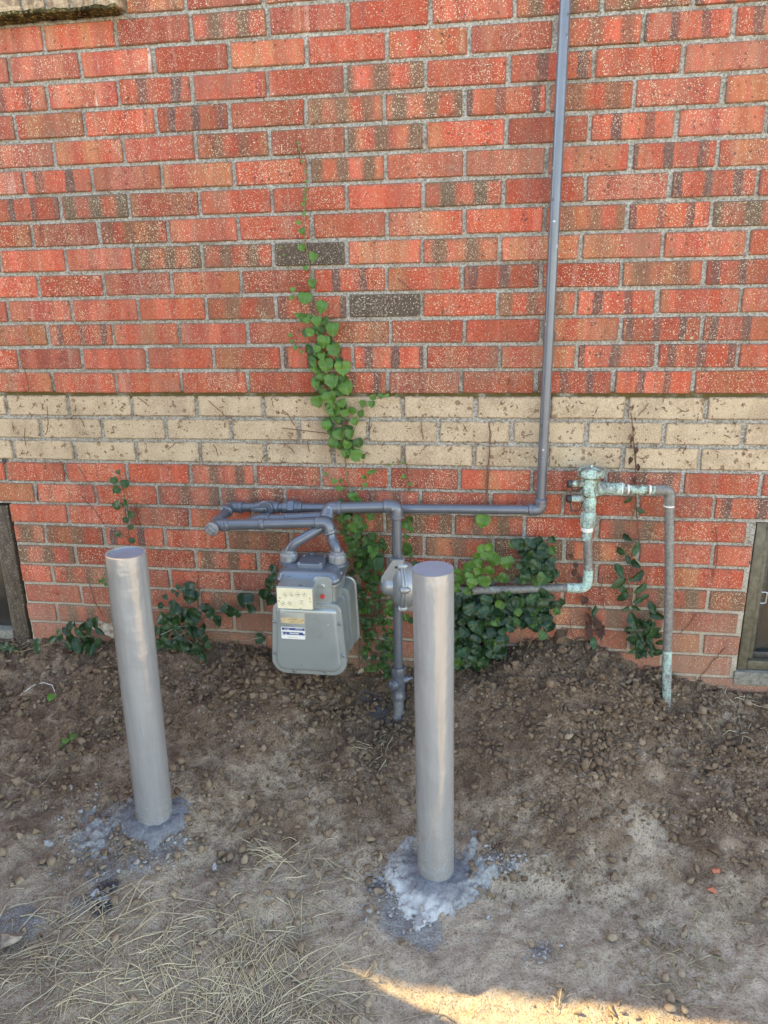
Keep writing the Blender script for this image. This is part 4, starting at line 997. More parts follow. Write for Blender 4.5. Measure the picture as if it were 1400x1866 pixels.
for x, y, s in ((330, 652, '0 1'), (405, 652, '1 0'), (485, 652, '0 1'), (562, 652, '1 0')):
    c = zi(x, y); text(s, c[0], c[2], c[1]-.0005, .0032, M_inkf, dp)
c = zi(520, 856); mb = MB(); mb.box((c[0]-.002, c[1]-.0006, c[2]-.0006), (c[0]+.002, c[1], c[2]+.0006)); mb.build('print_mark', M_ink, dp, smooth=0)
# badges on the front cover
Yc = Yf-.0147
def zc_(x, y): return P(470+x/6.667, 980+y/6.667, Yc)
a, b = zc_(262, 905), zc_(590, 1248)
mb = MB(); mb.slab(rrect(a[0], b[0], b[2], a[2], .005, 4), [(-.001, -.003), (0, .0008), (.0012, .0012)], FXZ(Yc)); bp = mb.build('badge_mount', M_meter, gm_, smooth=30)
a, b = zc_(278, 962), zc_(568, 1045)
mb = MB(); mb.slab(rrect(a[0], b[0], b[2], a[2], .005, 4), [(0, .001), (0, .0018)], FXZ(Yc)); by = mb.build('serial_plate', M_brass, gm_, smooth=20)
cx = (a[0]+b[0])/2
text('1277440', cx, a[2]-.0042, Yc-.0022, .0052, M_inkf, by, .0001, .026); text('PSCO', cx, b[2]+.0038, Yc-.0022, .0046, M_inkf, by, .0001, .016)
for x in (293, 552):
    q = zc_(x, 1003); mb = MB(); mb.lathe([(.0012, .0018), (.0012, .0024), (0, .0024)], q, (0, -1, 0), 10); mb.build('rivet', M_darksteel, by)
a, b = zc_(282, 1078), zc_(580, 1235)
mb = MB(); mb.slab(rrect(a[0], b[0], b[2], a[2], .003, 4), [(0, .001), (0, .0018)], FXZ(Yc)); bw = mb.build('maker_badge', M_white, gm_, smooth=20)
def band(y0, y1, x0=292, x1=572, dy=.0021):
    p, q_ = zc_(x0, y0), zc_(x1, y1); mb = MB(); mb.box((p[0], Yc-dy, q_[2]), (q_[0], Yc-.0019, p[2])); return mb.build('badge_panel', M_blue, bw, smooth=0)
band(1085, 1128); band(1136, 1184)
cx = (a[0]+b[0])/2
p = zc_(355, 1105); text('AC-250', p[0], p[2], Yc-.0024, .0048, M_white, bw, .00012, .0135); p = zc_(500, 1105); text('MAOP 5 PSI', p[0], p[2], Yc-.0024, .0046, M_white, bw, .0001, .0175)
p = zc_(428, 1121); text('FOR USE WITH GAS', p[0], p[2], Yc-.0024, .0022, M_white, bw, 0, .036)
p = zc_(445, 1157); text('American', p[0], p[2], Yc-.0024, .0066, M_white, bw, .00025, .027); p = zc_(455, 1178); text('METER COMPANY', p[0], p[2], Yc-.0024, .0024, M_white, bw, .00005, .024)
p = zc_(345, 1158); mb = MB(); mb.box((p[0]-.0018, Yc-.0024, p[2]+.0010), (p[0]+.0018, Yc-.0021, p[2]+.0018)); mb.box((p[0]-.0005, Yc-.0024, p[2]-.0020), (p[0]+.0005, Yc-.0021, p[2]+.0009)); mb.box((p[0]-.0015, Yc-.0024, p[2]-.0028), (p[0]+.0015, Yc-.0021, p[2]-.0021)); mb.build('badge_emblem', M_white, bw, smooth=0)
for x in (304, 560):
    q = zc_(x, 1155); mb = MB(); mb.lathe([(.0024, .0021), (.0024, .0027), (0, .0027)], q, (0, -1, 0), 12); mb.build('rivet', M_white, bw)
p = zc_(430, 1208); text('15014-1021', p[0], p[2], Yc-.0022, .0042, M_inkf, bw, .0, .024)

# ------------------------------------------------------------------ copper irrigation line with vacuum breaker
Yv = -.065; RCu = .0121
bc_ = P(1076, 890, Yv); eb = P(1070, 1072, Yv); er = P(1222, 893, Yv); gb = P(1215, 1272, Yv-.02)
vb = thing('vacuum_breaker', 'verdigris covered brass vacuum breaker with flat round cap and two test cocks', 'backflow valve', (bc_[0], Yv, P(1076, 960, Yv)[2]))
zz = lambda py: P(1076, py, Yv)[2]
mb = MB(); mb.lathe([(.012, zz(877)), (.030, zz(869)+.002), (.036, zz(867)), (.036, zz(858)), (.032, zz(853)), (.012, zz(851)), (0, zz(851))], (bc_[0], Yv, 0), (0, 0, 1), 36); cp_ = mb.build('cap', M_brz, vb)
mb = MB(); mb.lathe([(.0024, zz(852)), (.0024, zz(848)), (0, zz(848))], (bc_[0], Yv, 0), (0, 0, 1), 10); mb.build('cap_screw', M_white, cp_)
mb = MB(); mb.lathe([(.0225, zz(873)), (.0225, zz(867))], (bc_[0], Yv, 0), (0, 0, 1), 30); mb.build('cap_neck', M_brass, vb)
mb = MB(); mb.lathe([(.020, zz(904)), (.0265, zz(900)), (.0275, zz(890)), (.0255, zz(878)), (.0245, zz(872)), (.018, zz(871))], (bc_[0], Yv, 0), (0, 0, 1), 10); body = mb.build('body', M_brz, vb, smooth=25)
mb = MB(); mb.lathe([(.017, zz(921)), (.0185, zz(919)), (.0185, zz(910)), (.0165, zz(908)), (.0165, zz(903))], (bc_[0], Yv, 0), (0, 0, 1), 24); mb.build('neck', M_copg, vb)
mb = MB(); mb.lathe([(.016, zz(933)), (.0185, zz(931)), (.0185, zz(922)), (.0165, zz(920))], (bc_[0], Yv, 0), (0, 0, 1), 6); mb.build('union_nut', M_copm, vb, smooth=20)
mb = MB(); mb.lathe([(.016, zz(961)), (.0195, zz(958)), (.0205, zz(950)), (.0205, zz(937)), (.0185, zz(934)), (.016, zz(932))], (bc_[0], Yv, 0), (0, 0, 1), 8); mb.build('adapter_nut', M_copg, vb, smooth=20)
for py, capm in ((880, 0), (907, 1)):
    z = P(1050, py, Yv)[2]; x = bc_[0]-.018
    mb = MB(); mb.lathe([(.0105, 0), (.0105, .016), (.009, .017), (.009, .034), (.006, .037), (0, .037)], (x, Yv-.006, z), (-1, -.15, 0), 16); ck = mb.build('test_cock', M_copm if capm else M_brz, vb)
    mb = MB(); mb.lathe([(.0108, .033), (.0108, .043), (.009, .045), (0, .045)], (x, Yv-.006, z), (-1, -.15, 0), 14); mb.build('cock_cap', M_black if capm else M_darksteel, ck)
    drop = .034 if capm else .017
    mb = MB(); mb.tube(arc_path([(x-.034, Yv-.012, z-.004), (x-.032, Yv-.016, z-drop), (x-.008, Yv-.014, z-drop), (x+.001, Yv-.012, z+.004)], .014, 6), .0018, 8); mb.build('cap_strap', M_black, ck)
ob_ = P(1100, 889, Yv)
mb = MB(); mb.lathe([(.019, 0), (.019, .02), (.0155, .021), (.0155, .028), (.0175, .029), (.0175, .036), (.0155, .037), (.0155, .044), (.0165, .045), (.0165, .075), (.0145, .077)], (bc_[0]+.012, Yv, ob_[2]-.002), (1, 0, .004), 24); mb.build('outlet_fitting', M_copm, vb)
ring = bc_[0]+.012+.068
mb = MB(); mb.lathe([(.0165, 0), (.0172, .0006), (.0172, .003), (.0165, .0036)], (ring, Yv, ob_[2]-.002), (1, 0, 0), 24); mb.build('solder_ring', M_solder, vb)
ci = thing('copper_supply_pipe', 'patinated copper pipe rising behind the right bollard to the vacuum breaker', 'pipe', (eb[0], Yv, eb[2]))
mb = MB(); mb.tube([(bc_[0]-.001, Yv, zz(958)), (eb[0]+.0005, Yv, eb[2]+.05)], RCu, 18); mb.build('upright_pipe', M_cop, ci)
mb = MB(); mb.lathe([(RCu*1.02, zz(985)), (RCu*1.15, zz(984)), (RCu*1.15, zz(970)), (RCu*1.3, zz(969)), (RCu*1.3, zz(961))], (bc_[0]-.001, Yv, 0), (0, 0, 1), 20); mb.build('adapter', M_copm, ci)
mb = MB(); mb.lathe([(RCu*1.32, zz(968)), (RCu*1.36, zz(967)), (RCu*1.36, zz(962)), (RCu*1.3, zz(961))], (bc_[0]-.001, Yv, 0), (0, 0, 1), 20); mb.build('tape_ring', M_solder, ci)
mb = MB(); mb.tube(arc_path([(eb[0], Yv, eb[2]+.055), (eb[0], Yv, eb[2]), (eb[0]-.055, Yv, eb[2]-.001)], .022, 8), RCu*1.13, 18); mb.build('elbow', M_copg, ci)
lx = P(800, 1078, Yv)
mb = MB(); mb.tube(arc_path([(eb[0]-.05, Yv, eb[2]-.001), (lx[0], Yv, lx[2]), (lx[0]-.004, .06, lx[2])], .025, 6), RCu, 18); mb.build('run_pipe', M_cop, ci)
cdn = thing('copper_drop_pipe', 'patinated copper pipe dropping into the soil beside the right basement window', 'pipe', (gb[0], gb[1], gb[2]))
mb = MB(); mb.tube([(ring+.002, Yv, ob_[2]-.002), (er[0]-.03, Yv, er[2])], RCu, 18); mb.build('run_pipe', M_brz, cdn)
mb = MB(); mb.tube(arc_path([(er[0]-.04, Yv, er[2]), er, (er[0]+.001, Yv, er[2]-.042)], .024, 8), RCu*1.14, 18); mb.build('elbow', M_cop, cdn)
g2 = gb+(gb-er)*.12
mid_ = P(1220, 1080, Yv-.01)
mb = MB(); mb.tube([(er[0]+.0008, Yv, er[2]-.035), mid_, P(1216.5, 1185, Yv-.015)], RCu, 18); mb.build('upright_pipe', M_cop, cdn)
mb = MB(); mb.tube([P(1216.5, 1185, Yv-.015), g2], RCu*1.005, 18); mb.build('buried_end', M_copb, cdn)
for xx in (er[0]-.056, er[0]-.112):
    mb = MB(); mb.lathe([(RCu*1.01, 0), (RCu*1.1, .001), (RCu*1.1, .005), (RCu*1.01, .006)], (xx, Yv, er[2]), (1, 0, 0), 18); mb.build('solder_ring', M_solder, cdn)
mb = MB(); mb.lathe([(RCu*1.01, 0), (RCu*1.17, .001), (RCu*1.17, .005), (RCu*1.01, .006)], (er[0]+.0008, Yv, er[2]-.047), (0, 0, 1), 18); mb.build('solder_ring', M_solder, cdn)

# ------------------------------------------------------------------ climbing plants
def leaf_mesh(name, kind, seed, mat):
    """unit leaf: width 1, tip towards -y, face +z, stalk at the origin"""
    r = random.Random(seed)
    if kind == 'heart':
        half = [(0, .04), (.15, .17), (.33, .17), (.47, .05), (.52, -.12), (.50, -.28), (.46, -.34), (.43, -.46), (.34, -.53), (.27, -.63), (.13, -.68), (0, -.82)]
    elif kind == 'lobed':
        half = [(0, .05), (.18, .18), (.38, .14), (.52, -.04), (.46, -.22), (.54, -.40), (.40, -.50), (.28, -.54), (.26, -.70), (.12, -.80), (.05, -.90), (0, -1.0)]
    else:
        half = [(0, .0), (.12, -.06), (.24, -.20), (.33, -.38), (.37, -.58), (.36, -.78), (.30, -.98), (.21, -1.16), (.10, -1.32), (0, -1.45)]
    fold = r.uniform(.12, .55); curl = r.uniform(.05, .55); V = []; Fc = []
    n = len(half)
    def zf(x, y): return fold*abs(x)-curl*(y*y)*.6+.05*math.sin(7*x+seed)+.04*math.sin(9*y+seed*2)
    mid = [(0, y) for _, y in half]
    for x, y in mid: V.append((0, y, zf(0, y)))
    for sgn in (1, -1):
        b = len(V)
        for x, y in half[1:-1]:
            xj = sgn*x*r.uniform(.92, 1.08); yj = y+r.uniform(-.02, .02); V.append((xj*.5, (y*.75+yj*.25), zf(xj*.5, y)+.025)); V.append((xj, yj, zf(xj, yj)))
        for i in range(n-1):
            m0, m1 = i, i+1
            a0 = None if i == 0 else b+2*(i-1); a1 = None if i+1 == n-1 else b+2*i
            if a0 is None: f = [(m0, m1, a1), (m0, a1, a1+1)]
            elif a1 is None: f = [(m0, m1, a0), (a0, m1, a0+1)]
            else: f = [(m0, m1, a1, a0), (a0, a1, a1+1, a0+1)]
            Fc += [q if sgn > 0 else tuple(reversed(q)) for q in f]
    me = bpy.data.meshes.new(name); me.from_pydata(V, [], Fc); me.shade_smooth(); me.materials.append(mat); return me
LEAVES = {}
for kd, mt, key in (('heart', M_leaf, 'h'), ('lobed', M_leaf, 'l'), ('oval', M_leafd, 'o'), ('heart', M_leafd, 'd'), ('oval', M_leafr, 'r'), ('lobed', M_leafr, 'x')):
    LEAVES[key] = [leaf_mesh('leaf', kd, 10*i+ord(key), mt) for i in range(5)]
lrnd = random.Random(44)
def put_leaf(parent, px, py, size_px, key, tone, Y=None, ang=None, tilt=None, turn=None):
    Y = -.022-lrnd.random()*.02 if Y is None else Y
    p = P(px, py, Y); depth = (p-CAM)@FW; wdt = size_px*depth/F
    o = bpy.data.objects.new('leaf', lrnd.choice(LEAVES[key])); COL.objects.link(o); o.parent = parent
    ang = lrnd.uniform(-.7, .7) if ang is None else ang          # swing in the wall plane
    tilt = lrnd.uniform(.05, .75) if tilt is None else tilt      # tip lifts off the wall, face turns up
    turn = lrnd.uniform(-.6, .6) if turn is None else turn
    M = Matrix.Rotation(turn, 4, 'Z') @ Matrix.Rotation(ang, 4, 'Y') @ Matrix.Rotation(math.pi/2-tilt, 4, 'X') @ Matrix.Translation((0, .42, 0))
    M = Matrix.Translation(Vector(p)-Vector(parent['_o'])) @ Matrix.Scale(wdt, 4) @ M
    o.matrix_basis = M; o['lc'] = float(min(1, max(0, tone+lrnd.uniform(-.12, .12))))
    return o
def stem(parent, pts, r=.0016, mat=None, Y=-.008, name='stem', wob=2.0):
    out = []
    for i in range(len(pts)-1):
        a, b = np.array(pts[i][:2], float), np.array(pts[i+1][:2], float); n = max(2, int(np.linalg.norm(b-a)/9))
        for k in range(n+(i == len(pts)-2)):
            q = a+(b-a)*k/n; out.append(P(q[0]+lrnd.uniform(-wob, wob)*.5, q[1], Y+lrnd.uniform(-.003, .0)))
    rs = [r*(1-.45*k/len(out)) for k in range(len(out))]
    mb = MB(); mb.tube(out, rs, 6); return mb.build(name, mat or M_stem, parent)
def plant(name, label, cat, px, py, group=None):
    p = P(px, py, -.01); return thing(name, label, cat, p, group)
Z8 = lambda x, y: (470+x/2.59, 230+y/2.59)
v1 = plant('climbing_vine', 'bright green heart leaved vine climbing the wall above the gas meter', 'vine', 640, 1210)
stem(v1, [(655, 1215), (650, 1100), (640, 1000), (646, 900), Z8(430, 1720), Z8(415, 1600), Z8(400, 1500), Z8(370, 1420), Z8(360, 1300), Z8(320, 1180), Z8(290, 1000), Z8(300, 880), Z8(255, 800), Z8(250, 700), Z8(225, 560), Z8(215, 440), Z8(232, 280), Z8(210, 150), Z8(188, 70)], .0030)
stem(v1, [Z8(250, 780), Z8(200, 745), Z8(155, 735), Z8(140, 650), Z8(112, 565)], .0011, M_stemr)
stem(v1, [Z8(420, 1500), Z8(470, 1400), Z8(500, 1330), Z8(560, 1285), Z8(660, 1272)], .0012)
stem(v1, [Z8(440, 1740), Z8(470, 1710), Z8(510, 1665), Z8(560, 1625), Z8(640, 1590)], .0011)
stem(v1, [Z8(430, 1740), Z8(400, 1690), Z8(360, 1670), Z8(300, 1630)], .001)
stem(v1, [Z8(290, 1000), Z8(240, 930), Z8(190, 970), Z8(150, 985)], .0009)
stem(v1, [(655, 1215), (690, 1120), (680, 1040), (660, 960), (650, 920)], .0018); stem(v1, [(690, 1120), (720, 1050), (745, 960), (742, 880), (733, 815)], .0014)
LV = [(222, 325, 12), (220, 415, 17), (190, 458, 17), (211, 500, 24), (210, 578, 26), (262, 625, 34), (228, 672, 20), (258, 750, 34), (165, 775, 18), (162, 812, 18), (220, 822, 48), (300, 862, 46), (186, 895, 18), (234, 921, 24), (279, 928, 38), (243, 980, 33), (356, 968, 52), (151, 990, 15), (160, 1018, 13), (177, 1050, 18), (204, 1068, 12), (311, 1027, 46), (276, 1055, 28), (366, 1066, 48), (322, 1138, 52), (401, 1152, 54), (268, 1125, 28), (270, 1150, 25), (305, 1092, 28), (350, 1215, 50), (419, 1245, 52), (275, 1228, 32), (295, 1190, 28), (312, 1262, 30), (285, 1308, 44), (345, 1290, 48), (360, 1350, 52), (400, 1315, 34), (446, 1350, 30), (495, 1315, 26), (537, 1318, 26), (490, 1362, 28), (545, 1285, 24), (580, 1278, 22), (610, 1275, 16), (655, 1272, 10), (411, 1360, 30), (382, 1390, 26), (460, 1398, 30), (324, 1420, 36), (388, 1462, 40), (434, 1460, 36), (352, 1505, 36), (420, 1510, 32), (410, 1548, 26), (460, 1562, 48), (320, 1643, 12), (360, 1680, 20), (385, 1715, 24), (392, 1675, 14), (505, 1660, 18), (525, 1640, 18), (548, 1632, 18), (507, 1698, 18), (490, 1715, 10), (455, 1755, 34), (620, 1600, 10), (640, 1588, 8), (685, 1590, 12), (688, 1658, 16), (718, 1692, 14)]
for x, y, s in LV:
    put_leaf(v1, *Z8(x, y), s/2.59*1.38, 'h', (.78 if y < 1560 else .8)+lrnd.uniform(-.25, .1), -.020-.03*lrnd.random(), lrnd.uniform(-.45, .45), lrnd.uniform(.0, .5), lrnd.uniform(-.35, .35))
put_leaf(v1, *Z8(408, 1405), 10, 'x', 1.0)
for x, y, s_ in ((190, 80, 9), (196, 110, 7), (212, 165, 8), (228, 215, 8), (230, 262, 10), (224, 300, 11), (226, 345, 14), (216, 370, 12), (112, 572, 8), (122, 610, 8), (140, 670, 8)): put_leaf(v1, *Z8(x, y), s_/2.59*1.5, 'h', .95, -.014)
for _ in range(75):
    y = lrnd.uniform(900, 1570); x = 250+(y-900)*.25+lrnd.uniform(-60, 85); put_leaf(v1, *Z8(x, y), lrnd.uniform(18, 42)/2.59*1.2, 'h', lrnd.uniform(.1, .6), -.012-.012*lrnd.random())
Z6 = lambda x, y: (620+x/6.22, 940+y/6.22)
for x, y, s, tn in [(30, 50, 80, .5), (130, 150, 95, .6), (180, 60, 90, .5), (90, 30, 60, .3), (65, 140, 75, .15), (160, 360, 115, .15), (225, 190, 75, .55), (375, 250, 85, .1), (290, 310, 95, .45), (470, 300, 65, .1), (480, 330, 55, .1), (240, 520, 135, .15), (245, 440, 75, .2), (370, 420, 105, .5), (400, 580, 150, .2), (290, 590, 75, .1), (480, 600, 95, .7), (445, 480, 75, .2), (400, 760, 110, .12), (325, 820, 70, .1), (370, 840, 70, .1), (340, 1000, 60, .05), (390, 920, 60, .1), (500, 890, 70, .3), (440, 1050, 55, .1), (460, 1160, 55, .1), (560, 1000, 70, .5), (570, 1110, 80, .6), (540, 1210, 60, .2), (755, 120, 95, .4), (760, 390, 110, .4), (800, 440, 60, .5), (740, 1170, 70, .4), (800, 1200, 60, .2), (330, 1080, 60, .1), (300, 700, 60, .1), (190, 250, 70, .4), (430, 380, 60, .2), (720, 980, 60, .4), (690, 1100, 60, .3)]:
    put_leaf(v1, *Z6(x, y), s/6.22*1.3, lrnd.choice('hl'), tn, -.02-.045*lrnd.random())
for _ in range(95):
    x = lrnd.uniform(250, 620); y = lrnd.uniform(1180, 1830)
    if x > 560 and y < 1300: continue
    put_leaf(v1, *Z6(x, y), lrnd.uniform(40, 75)/6.22*1.15, lrnd.choice('hl'), lrnd.choice([.05, .1, .2, .45]), -.015-.06*lrnd.random())
for _ in range(60):
    y = lrnd.uniform(905, 1130); x = 640+(y-905)*.16+lrnd.gauss(0, 17); put_leaf(v1, x, y, lrnd.uniform(10, 19), lrnd.choice('hhl'), lrnd.choice([.1, .2, .35, .55, .7]), -.012-.03*lrnd.random())
for _ in range(16): put_leaf(v1, 742+lrnd.gauss(0, 9), lrnd.uniform(930, 1110), lrnd.uniform(10, 18), 'h', lrnd.choice([.2, .5, .7]), -.012-.02*lrnd.random())
stem(v1, [(640, 1190), (632, 1100), (640, 1020), (628, 960), (640, 900)], .0016); stem(v1, [(700, 1200), (672, 1110), (690, 1030), (668, 960), (655, 905)], .0014, M_stemr)
# bush right of the right bollard
Z5 = lambda x, y: (820+x/3.333, 960+y/3.333)
v2 = plant('creeper_bush', 'dense green creeper bush against the wall right of the right bollard', 'bush', 880, 1200)
for pts in ([Z5(100, 880), Z5(150, 700), Z5(190, 450), Z5(200, 250), Z5(262, 60), Z5(275, -30)], [Z5(420, 800), Z5(440, 600), Z5(500, 400), Z5(480, 200), Z5(560, 110), Z5(630, 80)], [Z5(650, 350), Z5(590, 250), Z5(530, 190), Z5(470, 130), Z5(380, 110)], [Z5(300, 850), Z5(320, 600), Z5(330, 300)], [Z5(450, 780), Z5(540, 600), Z5(650, 480), Z5(720, 460)]):
    stem(v2, pts, .0017, M_stem, -.03)
for x, y, s, tn in [(190, 145, 56, .8), (243, 130, 54, .85), (160, 185, 50, .8), (258, 210, 92, .75), (137, 240, 55, .8), (185, 230, 55, .7), (93, 267, 72, .7), (178, 278, 60, .7), (235, 275, 60, .7), (70, 327, 62, .6), (155, 310, 52, .7), (130, 350, 66, .55), (215, 345, 76, .55), (345, 230, 84, .35), (322, 320, 62, .4), (278, 318, 36, .4), (50, 285, 50, .5), (110, 310, 50, .7), (205, 180, 45, .8), (40, 380, 60, .4), (120, 400, 60, .4)]:
    put_leaf(v2, *Z5(x, y), s/3.333*1.08, 'h', tn, -.05-.04*lrnd.random(), lrnd.uniform(-.6, .6), lrnd.uniform(0, .45))
for x, y, s in [(545, 110, 78), (412, 115, 66), (375, 115, 46), (625, 85, 46), (625, 150, 54), (450, 160, 70), (495, 165, 66), (470, 290, 78), (540, 300, 88), (450, 330, 66), (430, 240, 46), (510, 240, 66), (590, 240, 46), (560, 330, 76), (420, 330, 60), (210, 505, 78), (310, 470, 88), (460, 455, 66), (500, 450, 56), (560, 480, 76), (600, 440, 56), (650, 490, 66), (515, 620, 66), (590, 615, 76), (557, 668, 56), (640, 520, 45), (680, 460, 40), (470, 210, 60), (560, 180, 60), (520, 340, 60), (600, 310, 40)]:
    put_leaf(v2, *Z5(x, y), s/3.333*1.08, 'd' if lrnd.random() < .75 else 'h', .25, -.04-.06*lrnd.random())
for _ in range(150):
    x = lrnd.uniform(20, 400); y = lrnd.uniform(400, 850)
    if y > 930-.45*x or (x > 330 and y > 640): continue
    put_leaf(v2, *Z5(x, y), lrnd.uniform(40, 74)/3.333*1.12, lrnd.choice('dddh'), lrnd.choice([.1, .2, .3, .5]), -.02-.09*lrnd.random())
for _ in range(55):
    x = lrnd.uniform(390, 620); y = lrnd.uniform(410, 600); put_leaf(v2, *Z5(x, y), lrnd.uniform(40, 70)/3.333*1.1, lrnd.choice('ddh'), lrnd.choice([.1, .2, .3]), -.02-.07*lrnd.random())
for _ in range(80):
    x = lrnd.uniform(10, 330); y = lrnd.uniform(430, 880)
    if y > 950-.5*x: continue
    put_leaf(v2, *Z5(x, y), lrnd.uniform(45, 80)/3.333*1.15, 'd', lrnd.choice([.05, .15, .25]), -.05-.08*lrnd.random())
for _ in range(40): put_leaf(v2, *Z5(lrnd.uniform(400, 620), lrnd.uniform(110, 340)), lrnd.uniform(45, 75)/3.333*1.1, 'd', lrnd.choice([.1, .2, .3]), -.03-.05*lrnd.random())
for _ in range(12):
    put_leaf(v2, *Z5(lrnd.uniform(220, 310), lrnd.uniform(680, 760)), lrnd.uniform(25, 45)/3.333, 'h', .8, -.07)
put_leaf(v2, 879, 953, 27, 'h', .8, -.03, .2, .3, 0)
# dark upright vine by the copper drop pipe
v3 = plant('dark_vine', 'dark glossy leaved vine on the wall between the two copper uprights', 'vine', 1165, 1200)
Z4 = lambda x, y: (980+x/5, 820+y/5)
stem(v3, [Z5(1150, 780), Z5(1105, 600), Z5(1115, 500), Z5(1085, 330), Z5(1075, 150), Z5(1095, 20), Z4(890, 300), Z4(895, 150), Z4(880, 20), (1155, 790), (1150, 753)], .0017, M_stem)
stem(v3, [(1166, 1000), (1160, 930), (1158, 870), (1160, 830), (1154, 795), (1150, 752)], .0024, M_stemr, -.01); stem(v1, [(890, 930), (886, 880), (892, 830), (893, 770)], .0020, M_stemr, -.008)
stem(v3, [Z5(1110, 780), Z5(1105, 500)], .0014, M_stemg); stem(v3, [Z5(1190, 760), Z5(1140, 600), Z5(1115, 500)], .0014)
for x, y, s in [(1062, 55, 54), (1135, 120, 76), (1030, 140, 60), (1080, 190, 50), (1120, 215, 64), (1020, 248, 74), (1155, 287, 86), (1045, 330, 84), (1045, 375, 60), (1065, 420, 64), (1175, 362, 66), (1160, 440, 54), (1195, 420, 50), (1220, 475, 66), (1235, 530, 76), (1080, 495, 44), (1120, 490, 44), (1105, 552, 86), (1075, 620, 44), (1130, 610, 54), (1190, 590, 54), (1190, 665, 64), (1255, 630, 76), (1240, 590, 44), (1090, 680, 24), (1150, 650, 54), (1160, 700, 44), (1200, 720, 54), (1180, 765, 40), (1270, 660, 54), (1290, 700, 44), (1210, 690, 50), (1140, 720, 40), (1230, 740, 40), (1225, 650, 50)]:
    put_leaf(v3, *Z5(x, y), s/3.333*.95, 'o', lrnd.uniform(.1, .5), -.02-.04*lrnd.random(), lrnd.choice([-1, 1])*lrnd.uniform(.3, 1.4), lrnd.uniform(.1, .8))
for x, y, s in [(895, 10, 40), (858, 80, 52), (910, 150, 52), (870, 270, 60), (840, 445, 84), (925, 550, 84), (975, 400, 24)]:
    put_leaf(v3, *Z4(x, y), s/5*.75, 'r' if y < 300 else 'o', .3, -.02-.02*lrnd.random(), lrnd.uniform(-1.3, 1.3))
for x, y, s in [(1155, 780, 9), (1152, 799, 11), (1157, 762, 7), (1160, 818, 13), (1149, 836, 13), (1163, 849, 13), (1150, 812, 7), (1158, 870, 11)]: put_leaf(v3, x, y, s*.8, 'r', .9, -.02)
for _ in range(30): put_leaf(v3, *Z5(1175+lrnd.gauss(0, 55), lrnd.uniform(560, 770)), lrnd.uniform(36, 66)/3.333*.95, 'o', lrnd.uniform(.05, .4), -.02-.04*lrnd.random(), lrnd.uniform(-1.2, 1.2))
v4 = plant('withered_vine', 'withered brown vine under the copper elbow', 'vine', 1085, 1175)
stem(v4, [(1098, 1172), (1085, 1150), (1075, 1115), (1066, 1095), (1076, 1075)], .0013, M_stemr); stem(v4, [(1062, 1062), (1050, 1040), (1042, 1010), (1038, 990)], .001, M_stemr)
for x, y, s in [(815, 455, 50), (880, 500, 60), (835, 545, 60), (890, 575, 60), (900, 600, 50), (835, 605, 50), (850, 630, 60), (915, 655, 60), (870, 690, 60), (920, 620, 40)]:
    put_leaf(v4, *Z5(x, y), s/3.333, lrnd.choice('rxo'), lrnd.random(), -.02)
for x, y, s in [(345, 1060, 50), (330, 1125, 60), (380, 1185, 60), (300, 970, 40)]: put_leaf(v4, *Z4(x, y), s/5, 'x', .8, -.015)
# left: small vine and the two evergreen clumps
ZL = lambda x, y: (x/4.24, 780+y/4.24)
v5 = plant('small_vine', 'small dark green vine on the wall above the left bollard', 'vine', 237, 1000)
stem(v5, [ZL(1010, 1100), ZL(1005, 900), ZL(985, 740), ZL(990, 640), ZL(965, 530), ZL(940, 430), ZL(918, 340)], .0016, M_stemr); stem(v5, [ZL(1000, 860), ZL(960, 830), ZL(935, 825)], .001, M_stemr)
for x, y, s, tn in [(918, 345, 38, .9), (890, 415, 60, .5), (970, 443, 68, .4), (893, 485, 64, .4), (910, 608, 78, .4), (980, 590, 66, .4), (1010, 680, 64, .4), (967, 720, 48, .3), (1012, 775, 44, .3), (932, 825, 70, .4), (1020, 880, 50, .2)]:
    put_leaf(v5, *ZL(x, y), s/4.24*1.05, 'd', tn+.25, -.025-.02*lrnd.random(), lrnd.uniform(-.9, .9), lrnd.uniform(0, .5))
stem(v5, [ZL(790, 1440), ZL(730, 1340), ZL(705, 1230), ZL(670, 1155)], .0016, M_stemr)
for x, y, s in [(800, 1185, 40), (770, 1190, 30), (820, 1215, 36)]: put_leaf(v5, *ZL(x, y), s/4.24, 'h', .5)
v6 = plant('evergreen_plant', 'dark evergreen creeper clump on the soil left of the left bollard', 'plant', 130, 1160)
for x, y, s in [(290, 1660, 84), (450, 1575, 66), (415, 1625, 66), (540, 1610, 90), (600, 1560, 76), (660, 1520, 76), (740, 1490, 88), (690, 1540, 66), (540, 1520, 66), (590, 1650, 96), (610, 1710, 88), (700, 1640, 86), (720, 1690, 76), (550, 1740, 76), (160, 1740, 66), (60, 1680, 66), (20, 1690, 56), (640, 1600, 80), (500, 1560, 60), (520, 1660, 70), (660, 1690, 70), (760, 1640, 60), (470, 1610, 50), (580, 1520, 60), (690, 1490, 60), (520, 1790, 50), (480, 1760, 40), (110, 1700, 50), (760, 1560, 60)]:
    put_leaf(v6, *ZL(x, y), s/4.24*1.05, 'o', lrnd.uniform(.05, .5), -.05-.06*lrnd.random(), lrnd.uniform(-1.1, 1.1), lrnd.uniform(.1, .8))
stem(v6, [ZL(20, 1690), ZL(160, 1730), ZL(300, 1690), ZL(420, 1660), ZL(560, 1640), ZL(700, 1600)], .002, M_stem, -.07); stem(v6, [ZL(460, 1810), ZL(510, 1790), ZL(560, 1800)], .0012, M_stemg, -.1)
v7 = plant('trailing_ivy', 'dark ivy trailing along the wall foot between left bollard and gas meter', 'plant', 340, 1160)
Z3 = lambda x, y: (x/2.8, 650+y/2.8)
